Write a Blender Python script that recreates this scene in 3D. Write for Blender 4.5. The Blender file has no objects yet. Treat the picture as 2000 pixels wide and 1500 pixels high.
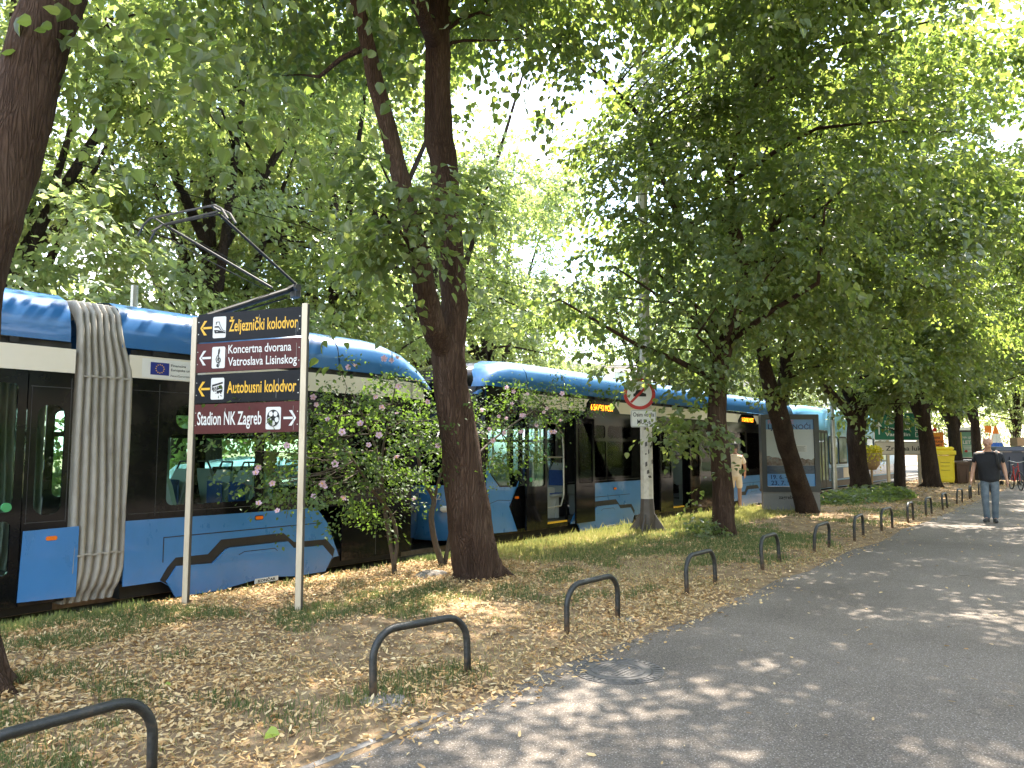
import bpy, math, random
import numpy as np
from math import sin, cos, pi, radians as R
from mathutils import Vector, Matrix, Euler
from mathutils.geometry import tessellate_polygon

S = bpy.context.scene
COL = S.collection
# ------------------------------------------------------------------ camera, sky, sun, exposure
# world axes: x runs along the path and the tracks, y to the left of them, z up; metres
TH = R(37.85); PITCH = math.atan(128 / 1480.); FPX = 1480.; EYE = 1.5
cam_d = bpy.data.cameras.new('camera'); cam = bpy.data.objects.new('camera', cam_d); COL.objects.link(cam)
cam_d.sensor_width = 36; cam_d.lens = 36 * FPX / 2000; cam_d.clip_start = .05; cam_d.clip_end = 2000
cam.location = (0, 0, EYE); cam.rotation_euler = (pi / 2 + PITCH, 0, TH - pi / 2)
S.camera = cam
SUN_EL, SUN_AZ = R(58), R(13)          # elevation; azimuth from +x towards +y
w = bpy.data.worlds.new("World"); S.world = w; w.use_nodes = True
nt = w.node_tree; nt.nodes.clear()
def nn(tree, t, **k):
    n = tree.nodes.new(t)
    for a, b in k.items(): setattr(n, a, b)
    return n
sky = nn(nt, 'ShaderNodeTexSky', sky_type='NISHITA', sun_disc=False, sun_elevation=SUN_EL, sun_rotation=pi / 2 - SUN_AZ)
sky.air_density = 1.2; sky.dust_density = 1.0
wtc = nn(nt, 'ShaderNodeTexCoord'); wn = nn(nt, 'ShaderNodeTexNoise'); wn.inputs['Scale'].default_value = 3.0; wn.inputs['Detail'].default_value = 8
wr = nn(nt, 'ShaderNodeValToRGB'); wr.color_ramp.elements[0].position = .46; wr.color_ramp.elements[1].position = .62
wm = nn(nt, 'ShaderNodeMixRGB'); wm.inputs[2].default_value = (6.5, 6.8, 7.2, 1)
bg = nn(nt, 'ShaderNodeBackground'); bg.inputs[1].default_value = .15
wo = nn(nt, 'ShaderNodeOutputWorld')
L = nt.links.new
L(wtc.outputs['Generated'], wn.inputs['Vector']); L(wn.outputs[0], wr.inputs[0]); L(wr.outputs[0], wm.inputs[0])
L(sky.outputs[0], wm.inputs[1]); L(wm.outputs[0], bg.inputs[0]); L(bg.outputs[0], wo.inputs[0])
sd = bpy.data.lights.new('sun', 'SUN'); sun = bpy.data.objects.new('sun', sd); COL.objects.link(sun)
sd.energy = 4.2; sd.angle = R(.53); sd.color = (1, .93, .82)
sdir = Vector((cos(SUN_EL) * cos(SUN_AZ), cos(SUN_EL) * sin(SUN_AZ), sin(SUN_EL)))
sun.rotation_euler = sdir.to_track_quat('Z', 'Y').to_euler(); sun.location = (0, 0, 40)
S.view_settings.view_transform = 'Standard'; S.view_settings.look = 'None'; S.view_settings.gamma = 1
S.view_settings.exposure = 2.45
S.cycles.max_bounces = 10; S.cycles.diffuse_bounces = 6; S.cycles.glossy_bounces = 4; S.cycles.transmission_bounces = 6
S.cycles.transparent_max_bounces = 12; S.cycles.use_denoising = True
S.cycles.caustics_reflective = False; S.cycles.caustics_refractive = False

# ------------------------------------------------------------------ helpers
def ray(px, py):
    a = (px - 1000) / FPX; b = (750 - py) / FPX
    f = cos(PITCH) - b * sin(PITCH); u = sin(PITCH) + b * cos(PITCH)
    return Vector((a * sin(TH) + f * cos(TH), -a * cos(TH) + f * sin(TH), u))
def at(px, py, p):              # the point of a pixel's view line that lies p metres left of the path's axis
    r = ray(px, py); return Vector((0, 0, EYE)) + r * (p / r.y)
def atz(px, py, z=0.):          # ... or z metres above the ground
    r = ray(px, py); return Vector((0, 0, EYE)) + r * ((z - EYE) / r.z)

def tag(o, label=None, cat=None, group=None, kind=None):
    if label: o['label'] = label
    if cat: o['category'] = cat
    if group: o['group'] = group
    if kind: o['kind'] = kind
    return o
def empty(name, loc, label, cat, group=None, rz=0):
    o = bpy.data.objects.new(name, None); COL.objects.link(o); o.location = loc; o.rotation_euler = (0, 0, rz)
    o.empty_display_size = .2
    return tag(o, label, cat, group)
def base_of(par):
    v = Vector((0, 0, 0))
    while par is not None: v += Vector(par.location); par = par.parent
    return v

class G:
    """collects faces; build() links them as ONE mesh object"""
    def __init__(s): s.v = []; s.f = []; s.m = []; s.mi = 0; s.sm = []; s.smooth = False
    def add(s, vs, fs):
        o = len(s.v); s.v += [tuple(v) for v in vs]
        for f in fs: s.f.append(tuple(i + o for i in f)); s.m.append(s.mi); s.sm.append(s.smooth)
        return s
    def box(s, c, d, rz=0, bev=0):
        x, y, z = d[0] / 2, d[1] / 2, d[2] / 2
        if bev:
            b = min(bev, x * .9, y * .9, z * .9); vs = []; 
            rings = [(-z, b), (-z + b, 0), (z - b, 0), (z, b)]
            M = Matrix.Rotation(rz, 3, 'Z'); C = Vector(c)
            rr = []
            for zz, i in rings:
                X, Y = x - i, y - i
                q = b * .6
                rr.append([C + M @ Vector(t) for t in ((-X + q, -Y, zz), (X - q, -Y, zz), (X, -Y + q, zz), (X, Y - q, zz), (X - q, Y, zz), (-X + q, Y, zz), (-X, Y - q, zz), (-X, -Y + q, zz))])
            return s.loft(rr, cap=True)
        M = Matrix.Rotation(rz, 3, 'Z'); C = Vector(c)
        vs = [C + M @ Vector((a * x, b * y, e * z)) for e in (-1, 1) for b in (-1, 1) for a in (-1, 1)]
        return s.add(vs, [(0, 2, 3, 1), (4, 5, 7, 6), (0, 1, 5, 4), (2, 6, 7, 3), (0, 4, 6, 2), (1, 3, 7, 5)])
    def loft(s, rings, cap=False, closed=True):
        n = len(rings[0]); vs = [v for r in rings for v in r]; fs = []
        for i in range(len(rings) - 1):
            for j in range(n if closed else n - 1):
                k = (j + 1) % n
                fs.append((i * n + j, i * n + k, (i + 1) * n + k, (i + 1) * n + j))
        if cap: fs.append(tuple(range(n))[::-1]); fs.append(tuple((len(rings) - 1) * n + j for j in range(n)))
        return s.add(vs, fs)
    def tube(s, pts, rad, n=8, cap=True, noise=0, rs=None):
        pts = [Vector(p) for p in pts]; m = len(pts)
        rad = rad if isinstance(rad, (list, tuple)) else [rad] * m
        u = None; rings = []
        for i in range(m):
            t = (pts[min(i + 1, m - 1)] - pts[max(i - 1, 0)]).normalized()
            if u is None:
                a = Vector((0, 0, 1)) if abs(t.z) < .9 else Vector((1, 0, 0)); u = t.cross(a).normalized()
            else: u = (u - t * u.dot(t)).normalized()
            v = t.cross(u)
            ring = []
            for j in range(n):
                an = 2 * pi * j / n
                r = rad[i] * (1 + (noise * (sin(3 * an + 1.3 * i + (rs or 0)) * .5 + sin(5 * an - 2.1 * i) * .3 + rng.uniform(-.4, .4)) if noise else 0))
                ring.append(pts[i] + u * (cos(an) * r) + v * (sin(an) * r))
            rings.append(ring)
        return s.loft(rings, cap)
    def plate(s, outer, holes, f, w0, w1):
        """flat plate: outline + holes in (u, v), thickness w0..w1, placed by f(u, v, w)"""
        loops = [outer] + list(holes)
        tri = tessellate_polygon([[Vector((a, b, 0)) for a, b in l] for l in loops])
        flat = [q for l in loops for q in l]; n = len(flat)
        vs = [f(a, b, w0) for a, b in flat] + [f(a, b, w1) for a, b in flat]
        fs = []
        for t in tri:
            fs.append(tuple(t)); fs.append(tuple(i + n for i in reversed(t)))
        o = 0
        for l in loops:
            k = len(l)
            for j in range(k): a, b = o + j, o + (j + 1) % k; fs.append((a, b, b + n, a + n))
            o += k
        return s.add(vs, fs)
    def build(s, name, mat, par=None, smooth=None, fixn=True):
        me = bpy.data.meshes.new(name); b = base_of(par)
        me.from_pydata([(v[0] - b.x, v[1] - b.y, v[2] - b.z) for v in s.v], [], s.f)
        mats = mat if isinstance(mat, list) else [mat]
        for q in mats: me.materials.append(q)
        if len(mats) > 1: me.polygons.foreach_set('material_index', s.m)
        sm = s.sm if smooth is None else [smooth] * len(s.f)
        me.polygons.foreach_set('use_smooth', sm)
        if fixn:
            import bmesh
            bm = bmesh.new(); bm.from_mesh(me); bmesh.ops.recalc_face_normals(bm, faces=bm.faces[:]); bm.to_mesh(me); bm.free()
        me.update()
        o = bpy.data.objects.new(name, me); COL.objects.link(o); o.parent = par
        return o
def thing(g, name, mat, loc, label, cat, group=None, smooth=None):   # a thing that is one mesh, origin at loc
    e = bpy.data.objects.new('t', None); e.location = loc
    o = g.build(name, mat, None, smooth)
    for v in o.data.vertices: v.co -= Vector(loc)
    o.location = loc; bpy.data.objects.remove(e)
    return tag(o, label, cat, group)

def raw_mesh(name, verts, counts, idx, mat, par=None, smooth=False):
    me = bpy.data.meshes.new(name); verts = np.asarray(verts, np.float32)
    b = base_of(par); verts = verts - np.array(b, np.float32)
    me.vertices.add(len(verts)); me.vertices.foreach_set('co', verts.ravel())
    me.loops.add(len(idx)); me.loops.foreach_set('vertex_index', np.asarray(idx, np.int32))
    st = np.concatenate([[0], np.cumsum(counts)[:-1]]).astype(np.int32)
    me.polygons.add(len(counts)); me.polygons.foreach_set('loop_start', st)
    me.polygons.foreach_set('use_smooth', np.full(len(counts), smooth))
    me.materials.append(mat); me.update(calc_edges=True)
    o = bpy.data.objects.new(name, me); COL.objects.link(o); o.parent = par
    return o
def norm(a): return a / np.maximum(np.linalg.norm(a, axis=1, keepdims=True), 1e-9)
HEART = np.array([(0, 0, 0), (.22, .44, .10), (.62, .36, .09), (1, 0, -.10), (.62, -.36, .09), (.22, -.44, .10)])
HEART8 = np.array([(0, 0, 0), (.03, .30, .07), (.34, .47, .11), (.74, .27, .07), (1.05, 0, -.12), (.74, -.27, .07), (.34, -.47, .11), (.03, -.30, .07)])
LONG = np.array([(0, 0, 0), (.25, .17, .05), (.7, .15, .10), (1, 0, .16), (.7, -.15, .10), (.25, -.17, .05)])
RHOMB = np.array([(0, 0, 0), (.42, .38, .06), (1, 0, -.04), (.42, -.38, .06)])
def leaves(name, P, D, N, size, mat, par=None, shape=HEART, wid=1.0):
    D = norm(D); Sd = norm(np.cross(D, N)); N = np.cross(Sd, D); n = len(P); k = len(shape)
    sz = np.asarray(size).reshape(-1, 1)
    V = np.stack([P + sz * (a * D + b * wid * Sd + c * N) for a, b, c in shape], 1).reshape(-1, 3)
    o = np.arange(n)[:, None] * k
    if k >= 6:
        h = k // 2; idx = np.concatenate([o + np.array([list(range(h + 1))]), o + np.array([[0] + list(range(h, k))])], 1).ravel(); cnt = np.full(2 * n, h + 1)
    else:
        idx = np.concatenate([o + np.array([[0, 1, 2]]), o + np.array([[0, 2, 3]])], 1).ravel(); cnt = np.full(2 * n, 3)
    return raw_mesh(name, V, cnt, idx, mat, par)
def copy_tree(o, par=None):
    c = o.copy(); COL.objects.link(c); c.parent = par
    for ch in list(o.children): copy_tree(ch, c)
    return c
rng = random.Random(7)
NR = np.random.default_rng(11)
def vnoise(x, y, sc, seed):
    x = np.asarray(x) * sc; y = np.asarray(y) * sc; xi = np.floor(x).astype(int); yi = np.floor(y).astype(int); fx = x - xi; fy = y - yi
    fx = fx * fx * (3 - 2 * fx); fy = fy * fy * (3 - 2 * fy)
    def h(a, b):
        q = np.sin(a * 127.1 + b * 311.7 + seed * 74.7) * 43758.5453; return q - np.floor(q)
    return (h(xi, yi) * (1 - fx) + h(xi + 1, yi) * fx) * (1 - fy) + (h(xi, yi + 1) * (1 - fx) + h(xi + 1, yi + 1) * fx) * fy
def circ(cx, cy, rx, ry=None, n=20, a0=0, a1=2 * pi):
    ry = ry or rx; full = abs(a1 - a0 - 2 * pi) < 1e-6
    return [(cx + rx * cos(a0 + (a1 - a0) * i / (n if full else n - 1)), cy + ry * sin(a0 + (a1 - a0) * i / (n if full else n - 1))) for i in range(n)]
def rrect(x0, y0, x1, y1, r, n=4):
    o = []
    for cx, cy, a in ((x1 - r, y0 + r, -pi / 2), (x1 - r, y1 - r, 0), (x0 + r, y1 - r, pi / 2), (x0 + r, y0 + r, pi)):
        o += [(cx + r * cos(a + pi / 2 * i / n), cy + r * sin(a + pi / 2 * i / n)) for i in range(n + 1)]
    return o
def stroke(pts, wd):            # a flat ribbon along a polyline, as quads (list of 4-gons)
    q = []
    for i in range(len(pts) - 1):
        a, b = Vector(pts[i]), Vector(pts[i + 1]); d = (b - a).normalized() * (wd / 2); n = Vector((-d.y, d.x))
        q.append([tuple(a - d * .6 - n), tuple(b + d * .6 - n), tuple(b + d * .6 + n), tuple(a - d * .6 + n)])
    return q

# ------------------------------------------------------------------ materials
MAT = {}
def mat(name, col, rough=.6, metal=0., spec=.5, coat=0., emit=None, es=1.):
    m = bpy.data.materials.new(name); m.use_nodes = True; p = m.node_tree.nodes['Principled BSDF']
    p.inputs['Base Color'].default_value = (*col, 1); p.inputs['Roughness'].default_value = rough
    p.inputs['Metallic'].default_value = metal; p.inputs['Specular IOR Level'].default_value = spec
    p.inputs['Coat Weight'].default_value = coat; p.inputs['Coat Roughness'].default_value = .04
    if emit: p.inputs['Emission Color'].default_value = (*emit, 1); p.inputs['Emission Strength'].default_value = es
    MAT[name] = m; return m
def varied(name, cols, scale, rough=.6, bump=0., bscale=None, metal=0., spec=.5, stretch=(1, 1, 1), detail=6, coat=0., pos=(.3, .7), dist=.02, rvar=0.):
    m = mat(name, cols[0], rough, metal, spec, coat); t = m.node_tree; p = t.nodes['Principled BSDF']; lk = t.links.new
    tc = nn(t, 'ShaderNodeTexCoord'); mp = nn(t, 'ShaderNodeMapping'); mp.inputs['Scale'].default_value = stretch
    n1 = nn(t, 'ShaderNodeTexNoise'); n1.inputs['Scale'].default_value = scale; n1.inputs['Detail'].default_value = detail; n1.inputs['Roughness'].default_value = .65
    cr = nn(t, 'ShaderNodeValToRGB'); e = cr.color_ramp.elements
    e[0].position, e[1].position = pos; e[0].color = (*cols[0], 1); e[1].color = (*cols[-1], 1)
    for i, c in enumerate(cols[1:-1]):
        q = e.new(pos[0] + (pos[1] - pos[0]) * (i + 1) / (len(cols) - 1)); q.color = (*c, 1)
    lk(tc.outputs['Object'], mp.inputs[0]); lk(mp.outputs[0], n1.inputs['Vector']); lk(n1.outputs[0], cr.inputs[0]); lk(cr.outputs[0], p.inputs['Base Color'])
    if rvar:
        mr = nn(t, 'ShaderNodeMapRange'); mr.inputs[3].default_value = rough - rvar; mr.inputs[4].default_value = rough + rvar
        lk(n1.outputs[0], mr.inputs[0]); lk(mr.outputs[0], p.inputs['Roughness'])
    if bump:
        n2 = nn(t, 'ShaderNodeTexNoise'); n2.inputs['Scale'].default_value = bscale or scale; n2.inputs['Detail'].default_value = 6; n2.inputs['Roughness'].default_value = .7
        bp = nn(t, 'ShaderNodeBump'); bp.inputs['Strength'].default_value = bump; bp.inputs['Distance'].default_value = dist
        lk(mp.outputs[0], n2.inputs['Vector']); lk(n2.outputs[0], bp.inputs['Height']); lk(bp.outputs[0], p.inputs['Normal'])
    return m
def leafmat(name, dcols, tcols, tw=.45, rough=.45, spec=.4):
    m = bpy.data.materials.new(name); m.use_nodes = True; t = m.node_tree; lk = t.links.new
    p = t.nodes['Principled BSDF']; out = t.nodes['Material Output']
    ge = nn(t, 'ShaderNodeNewGeometry')
    def ramp(cols):
        r = nn(t, 'ShaderNodeValToRGB'); e = r.color_ramp.elements
        e[0].color = (*cols[0], 1); e[1].color = (*cols[-1], 1)
        for i, c in enumerate(cols[1:-1]): q = e.new((i + 1) / (len(cols) - 1)); q.color = (*c, 1)
        lk(ge.outputs['Random Per Island'], r.inputs[0]); return r
    lk(ramp(dcols).outputs[0], p.inputs['Base Color']); p.inputs['Roughness'].default_value = rough; p.inputs['Specular IOR Level'].default_value = spec
    if tw:
        tr = nn(t, 'ShaderNodeBsdfTranslucent'); lk(ramp(tcols).outputs[0], tr.inputs[0])
        mx = nn(t, 'ShaderNodeMixShader'); mx.inputs[0].default_value = tw
        lk(p.outputs[0], mx.inputs[1]); lk(tr.outputs[0], mx.inputs[2]); lk(mx.outputs[0], out.inputs[0])
    MAT[name] = m; return m
def glass(name, tint, ior=1.22):
    m = bpy.data.materials.new(name); m.use_nodes = True; t = m.node_tree; lk = t.links.new; t.nodes.remove(t.nodes['Principled BSDF'])
    out = t.nodes['Material Output']
    tr = nn(t, 'ShaderNodeBsdfTransparent'); tr.inputs[0].default_value = (*tint, 1)
    gl = nn(t, 'ShaderNodeBsdfGlossy'); gl.inputs['Roughness'].default_value = .02
    fr = nn(t, 'ShaderNodeFresnel'); fr.inputs[0].default_value = ior
    mx = nn(t, 'ShaderNodeMixShader'); lk(fr.outputs[0], mx.inputs[0]); lk(tr.outputs[0], mx.inputs[1]); lk(gl.outputs[0], mx.inputs[2]); lk(mx.outputs[0], out.inputs[0])
    MAT[name] = m; return m

def barkmat(name, cols):
    m = varied(name, cols, 5, .92, 0, stretch=(1, 1, .22), spec=.15, pos=(.25, .75)); t = m.node_tree; lk = t.links.new; p = t.nodes['Principled BSDF']
    tc = nn(t, 'ShaderNodeTexCoord'); mp = nn(t, 'ShaderNodeMapping'); mp.inputs['Scale'].default_value = (1, 1, .13)
    nz = nn(t, 'ShaderNodeTexNoise'); nz.inputs['Scale'].default_value = 7; ad = nn(t, 'ShaderNodeMixRGB', blend_type='ADD'); ad.inputs[0].default_value = .22
    vo = nn(t, 'ShaderNodeTexVoronoi', feature='DISTANCE_TO_EDGE'); vo.inputs['Scale'].default_value = 34
    fn = nn(t, 'ShaderNodeTexNoise'); fn.inputs['Scale'].default_value = 45; fn.inputs['Detail'].default_value = 7; fn.inputs['Roughness'].default_value = .75
    lk(tc.outputs['Object'], mp.inputs[0]); lk(mp.outputs[0], nz.inputs['Vector']); lk(mp.outputs[0], ad.inputs[1]); lk(nz.outputs['Color'], ad.inputs[2]); lk(ad.outputs[0], vo.inputs['Vector']); lk(mp.outputs[0], fn.inputs['Vector'])
    r = nn(t, 'ShaderNodeValToRGB'); r.color_ramp.elements[0].position = .0; r.color_ramp.elements[1].position = .30; lk(vo.outputs['Distance'], r.inputs[0])
    hs = nn(t, 'ShaderNodeMath', operation='MULTIPLY_ADD'); lk(fn.outputs[0], hs.inputs[0]); hs.inputs[1].default_value = 1.5; lk(r.outputs[0], hs.inputs[2])
    bp = nn(t, 'ShaderNodeBump'); bp.inputs['Strength'].default_value = 1; bp.inputs['Distance'].default_value = .022; lk(hs.outputs[0], bp.inputs['Height']); lk(bp.outputs[0], p.inputs['Normal'])
    r2 = nn(t, 'ShaderNodeValToRGB'); e = r2.color_ramp.elements; e[0].position = .3; e[1].position = 1.25 if False else 1.0; e[0].color = (.62, .59, .57, 1); e[1].color = (1.2, 1.16, 1.12, 1)
    mx = nn(t, 'ShaderNodeMixRGB', blend_type='MULTIPLY'); mx.inputs[0].default_value = 1; src = p.inputs['Base Color'].links[0].from_socket
    mr = nn(t, 'ShaderNodeMath', operation='MULTIPLY'); mr.inputs[1].default_value = .45; lk(hs.outputs[0], mr.inputs[0]); lk(mr.outputs[0], r2.inputs[0]); lk(src, mx.inputs[1]); lk(r2.outputs[0], mx.inputs[2]); lk(mx.outputs[0], p.inputs['Base Color'])
    return m
BARK = barkmat('bark', [(.055, .034, .025), (.105, .066, .048), (.16, .11, .083)])
BARK2 = barkmat('bark_dark', [(.035, .025, .02), (.065, .046, .036), (.10, .075, .06)])
TWIG = varied('twig', [(.05, .035, .025), (.10, .075, .05)], 12, .85)
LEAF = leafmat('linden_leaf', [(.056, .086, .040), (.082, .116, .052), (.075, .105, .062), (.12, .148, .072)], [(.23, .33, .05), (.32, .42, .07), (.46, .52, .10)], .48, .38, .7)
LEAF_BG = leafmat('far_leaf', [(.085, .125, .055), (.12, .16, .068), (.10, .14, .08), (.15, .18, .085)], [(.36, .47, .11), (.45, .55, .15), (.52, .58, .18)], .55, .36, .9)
LEAF_PALE = leafmat('willow_leaf', [(.12, .16, .06), (.16, .2, .08)], [(.3, .4, .1), (.35, .45, .12)], .5)
LEAF_BUSH = leafmat('shrub_leaf', [(.036, .07, .02), (.055, .092, .028), (.075, .11, .032)], [(.14, .25, .03), (.2, .31, .04)], .4, .5, .3)
LITTER = leafmat('dry_leaf', [(.32, .17, .07), (.56, .36, .16), (.66, .48, .25), (.48, .28, .11), (.72, .57, .34), (.60, .41, .19), (.18, .10, .05)], [(.4, .25, .1), (.5, .32, .12)], .12, .75, .2)
GREENLF = leafmat('fallen_green_leaf', [(.30, .34, .03), (.22, .30, .05)], [(.4, .45, .05), (.4, .45, .1)], .2)
GRASS = leafmat('grass_blade', [(.06, .095, .035), (.085, .125, .05), (.16, .17, .08), (.115, .14, .06)], [(.2, .3, .07), (.3, .36, .12)], .35, .55, .2)
GRASSDRY = leafmat('dry_grass_blade', [(.22, .23, .07), (.38, .35, .14), (.17, .20, .06), (.46, .41, .20)], [(.4, .42, .1), (.5, .48, .16)], .35, .6, .2)
PETAL = leafmat('pink_petal', [(.66, .42, .56), (.74, .54, .66), (.70, .48, .60)], [(.7, .45, .58), (.75, .55, .65)], .35)
SOIL = varied('soil', [(.14, .093, .055), (.27, .185, .11), (.37, .275, .165)], 5, .95, .8, 40, spec=.1, dist=.02)
BLUE = varied('tram_blue', [(.045, .155, .36), (.040, .175, .43), (.043, .185, .46)], 3.5, .3, .05, 2.5, coat=.5, stretch=(1, 1, .6), pos=(.25, .55), dist=.03, rvar=.12)
BLUE2 = varied('roof_blue', [(.022, .10, .25), (.02, .115, .31), (.024, .13, .34)], 2.5, .3, .05, 1.5, coat=.6, pos=(.25, .6), dist=.04, rvar=.1)
BLUE3 = varied('old_tram_blue', [(.12, .37, .66), (.14, .42, .72)], 1.5, .4, coat=.2)
CREAM = varied('tram_cream', [(.72, .66, .56), (.78, .72, .62)], 2, .4, coat=.3)
BLACK = varied('gloss_black', [(.004, .004, .005), (.007, .007, .008)], 2, .08, spec=.22)
MBLACK = varied('matt_black', [(.008, .008, .009), (.02, .019, .018)], 6, .6)
BELL = varied('bellows_cloth', [(.27, .245, .21), (.36, .335, .295), (.22, .20, .175)], 7, .8, .3, 60, stretch=(1, 1, .25), spec=.2)
GREY = varied('interior_grey', [(.36, .39, .39), (.42, .45, .45)], 3, .5)
DGREY = varied('dark_grey', [(.03, .031, .033), (.045, .046, .05)], 4, .5)
SEATB = varied('seat_blue', [(.02, .06, .26), (.03, .09, .33)], 20, .8)
STEEL = varied('steel', [(.35, .34, .32), (.5, .49, .46)], 8, .35, metal=.8)
RAILM = varied('rail_steel', [(.25, .2, .16), (.5, .44, .38)], 8, .3, metal=.9)
POST = varied('sign_post', [(.52, .42, .30), (.62, .53, .40), (.45, .36, .26)], 6, .45, metal=.35, stretch=(1, 1, .2))
POSTD = varied('sign_post_slot', [(.05, .045, .04), (.08, .07, .06)], 6, .5)
HOOP = varied('hoop_paint', [(.02, .021, .021), (.034, .035, .034), (.085, .06, .042)], 14, .42, .25, 60, metal=.25, pos=(.35, .75), rvar=.12)
SIGNK = varied('sign_black', [(.005, .006, .009), (.012, .012, .015)], 5, .5, spec=.2)
SIGNR = varied('sign_maroon', [(.085, .018, .017), (.105, .025, .023)], 5, .5, spec=.25)
WHITE = varied('white_paint', [(.72, .71, .69), (.8, .79, .77)], 4, .5)
YEL = mat('sign_yellow', (.85, .48, .03), .5)
BLK = mat('print_black', (.012, .012, .012), .6)
CONC = varied('concrete', [(.25, .235, .21), (.36, .34, .31), (.43, .41, .38)], 9, .9, .6, 40)
LED = mat('led_orange', (.3, .08, 0), .5, emit=(1, .26, .01), es=1.6)
AMB = mat('amber_lamp', (.75, .16, .01), .25)
GLASS = glass('tram_glass', (.80, .93, .88)); GLASSC = glass('clear_glass', (.93, .94, .94)); GLASSD = glass('dark_glass', (.22, .26, .25))
GREENB = mat('green_button', (.06, .32, .12), .4)
SKIN = varied('skin', [(.42, .23, .155), (.50, .29, .20)], 12, .55)
SKIN2 = varied('skin_tan', [(.30, .16, .10), (.36, .20, .13)], 12, .55)
HAIR = varied('dark_hair', [(.012, .010, .009), (.03, .022, .018)], 40, .6, .5, 90)
BLOND = varied('blond_hair', [(.35, .25, .12), (.48, .36, .2)], 40, .6, .5, 90)
TEE = varied('black_shirt', [(.007, .008, .011), (.014, .015, .020)], 9, .85, .4, 18)
JEANS = varied('jeans', [(.06, .085, .12), (.11, .145, .18), (.17, .20, .23)], 7, .85, .5, 25)
BEIGE = varied('beige_cloth', [(.60, .47, .31), (.68, .55, .38)], 9, .85, .4, 18)
SHOE = varied('shoe', [(.02, .02, .022), (.05, .05, .05)], 12, .6)
def asphalt(name, c0, c1, c2, big):
    m = varied(name, [c0, c1], 120, .9, .9, 150, spec=.2, dist=.006, detail=4, pos=(.34, .66)); t = m.node_tree; lk = t.links.new; p = t.nodes['Principled BSDF']
    n = nn(t, 'ShaderNodeTexNoise'); n.inputs['Scale'].default_value = big; n.inputs['Detail'].default_value = 7; n.inputs['Roughness'].default_value = .6
    tc = nn(t, 'ShaderNodeTexCoord'); lk(tc.outputs['Object'], n.inputs['Vector'])
    r = nn(t, 'ShaderNodeValToRGB'); r.color_ramp.elements[0].position = .35; r.color_ramp.elements[1].position = .7
    r.color_ramp.elements[0].color = (.72, .70, .68, 1); r.color_ramp.elements[1].color = (1.12, 1.1, 1.08, 1)
    mx = nn(t, 'ShaderNodeMixRGB', blend_type='MULTIPLY'); mx.inputs[0].default_value = 1
    src = p.inputs['Base Color'].links[0].from_socket
    # pale stone chips
    v = nn(t, 'ShaderNodeTexVoronoi'); v.inputs['Scale'].default_value = 62; lk(tc.outputs['Object'], v.inputs['Vector'])
    vr = nn(t, 'ShaderNodeValToRGB'); vr.color_ramp.elements[0].position = .16; vr.color_ramp.elements[1].position = .27
    vr.color_ramp.elements[0].color = (1, 1, 1, 1); vr.color_ramp.elements[1].color = (0, 0, 0, 1)
    m2 = nn(t, 'ShaderNodeMixRGB'); m2.inputs[2].default_value = (*c2, 1)
    lk(v.outputs['Distance'], vr.inputs[0]); lk(vr.outputs[0], m2.inputs[0]); lk(src, m2.inputs[1])
    lk(n.outputs[0], r.inputs[0]); lk(m2.outputs[0], mx.inputs[1]); lk(r.outputs[0], mx.inputs[2]); lk(mx.outputs[0], p.inputs['Base Color'])
    return m
ASPH = asphalt('asphalt_path', (.10, .083, .069), (.262, .225, .19), (.44, .395, .35), .55)
ROAD = asphalt('asphalt_road', (.10, .095, .09), (.16, .15, .145), (.2, .19, .18), .4)
BED = varied('track_bed_stone', [(.03, .026, .022), (.07, .06, .05), (.12, .10, .085)], 30, .95, .8, 50)

# ------------------------------------------------------------------ lettering
def text_geo(body, bold=0.):
    c = bpy.data.curves.new('t', 'FONT'); c.body = body; c.size = 1; c.offset = bold; c.resolution_u = 3
    o = bpy.data.objects.new('t', c); me = o.to_mesh()
    vs = [tuple(v.co) for v in me.vertices]; fs = [tuple(p.vertices) for p in me.polygons]
    o.to_mesh_clear(); bpy.data.objects.remove(o); bpy.data.curves.remove(c)
    return vs, fs
def text_on(g, body, f, u0, v0, cap, width=None, bold=.015, w=.0025, xs=None):
    """flat lettering through f(u, v, w): baseline start (u0, v0), capital height, total width"""
    vs, fs = text_geo(body, bold)
    if not vs: return
    x0 = min(v[0] for v in vs); x1 = max(v[0] for v in vs); k = cap / .70
    sx = (width / (x1 - x0)) if width else k * (xs or 1)
    g.add([f(u0 + (v[0] - x0) * sx, v0 + v[1] * k, w) for v in vs], fs)
def poly_on(g, pts, f, w=.0025):
    tri = tessellate_polygon([[Vector((a, b, 0)) for a, b in pts]])
    g.add([f(a, b, w) for a, b in pts], [tuple(t) for t in tri])
def frame_of(o, u, v=Vector((0, 0, 1))):   # f(u, v, w) on an upright plane with origin o, direction u (left to right for the viewer)
    u = Vector(u).normalized(); v = Vector(v); n = u.cross(v); o = Vector(o)
    return lambda a, b, w: o + u * a + v * b + n * w

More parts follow.
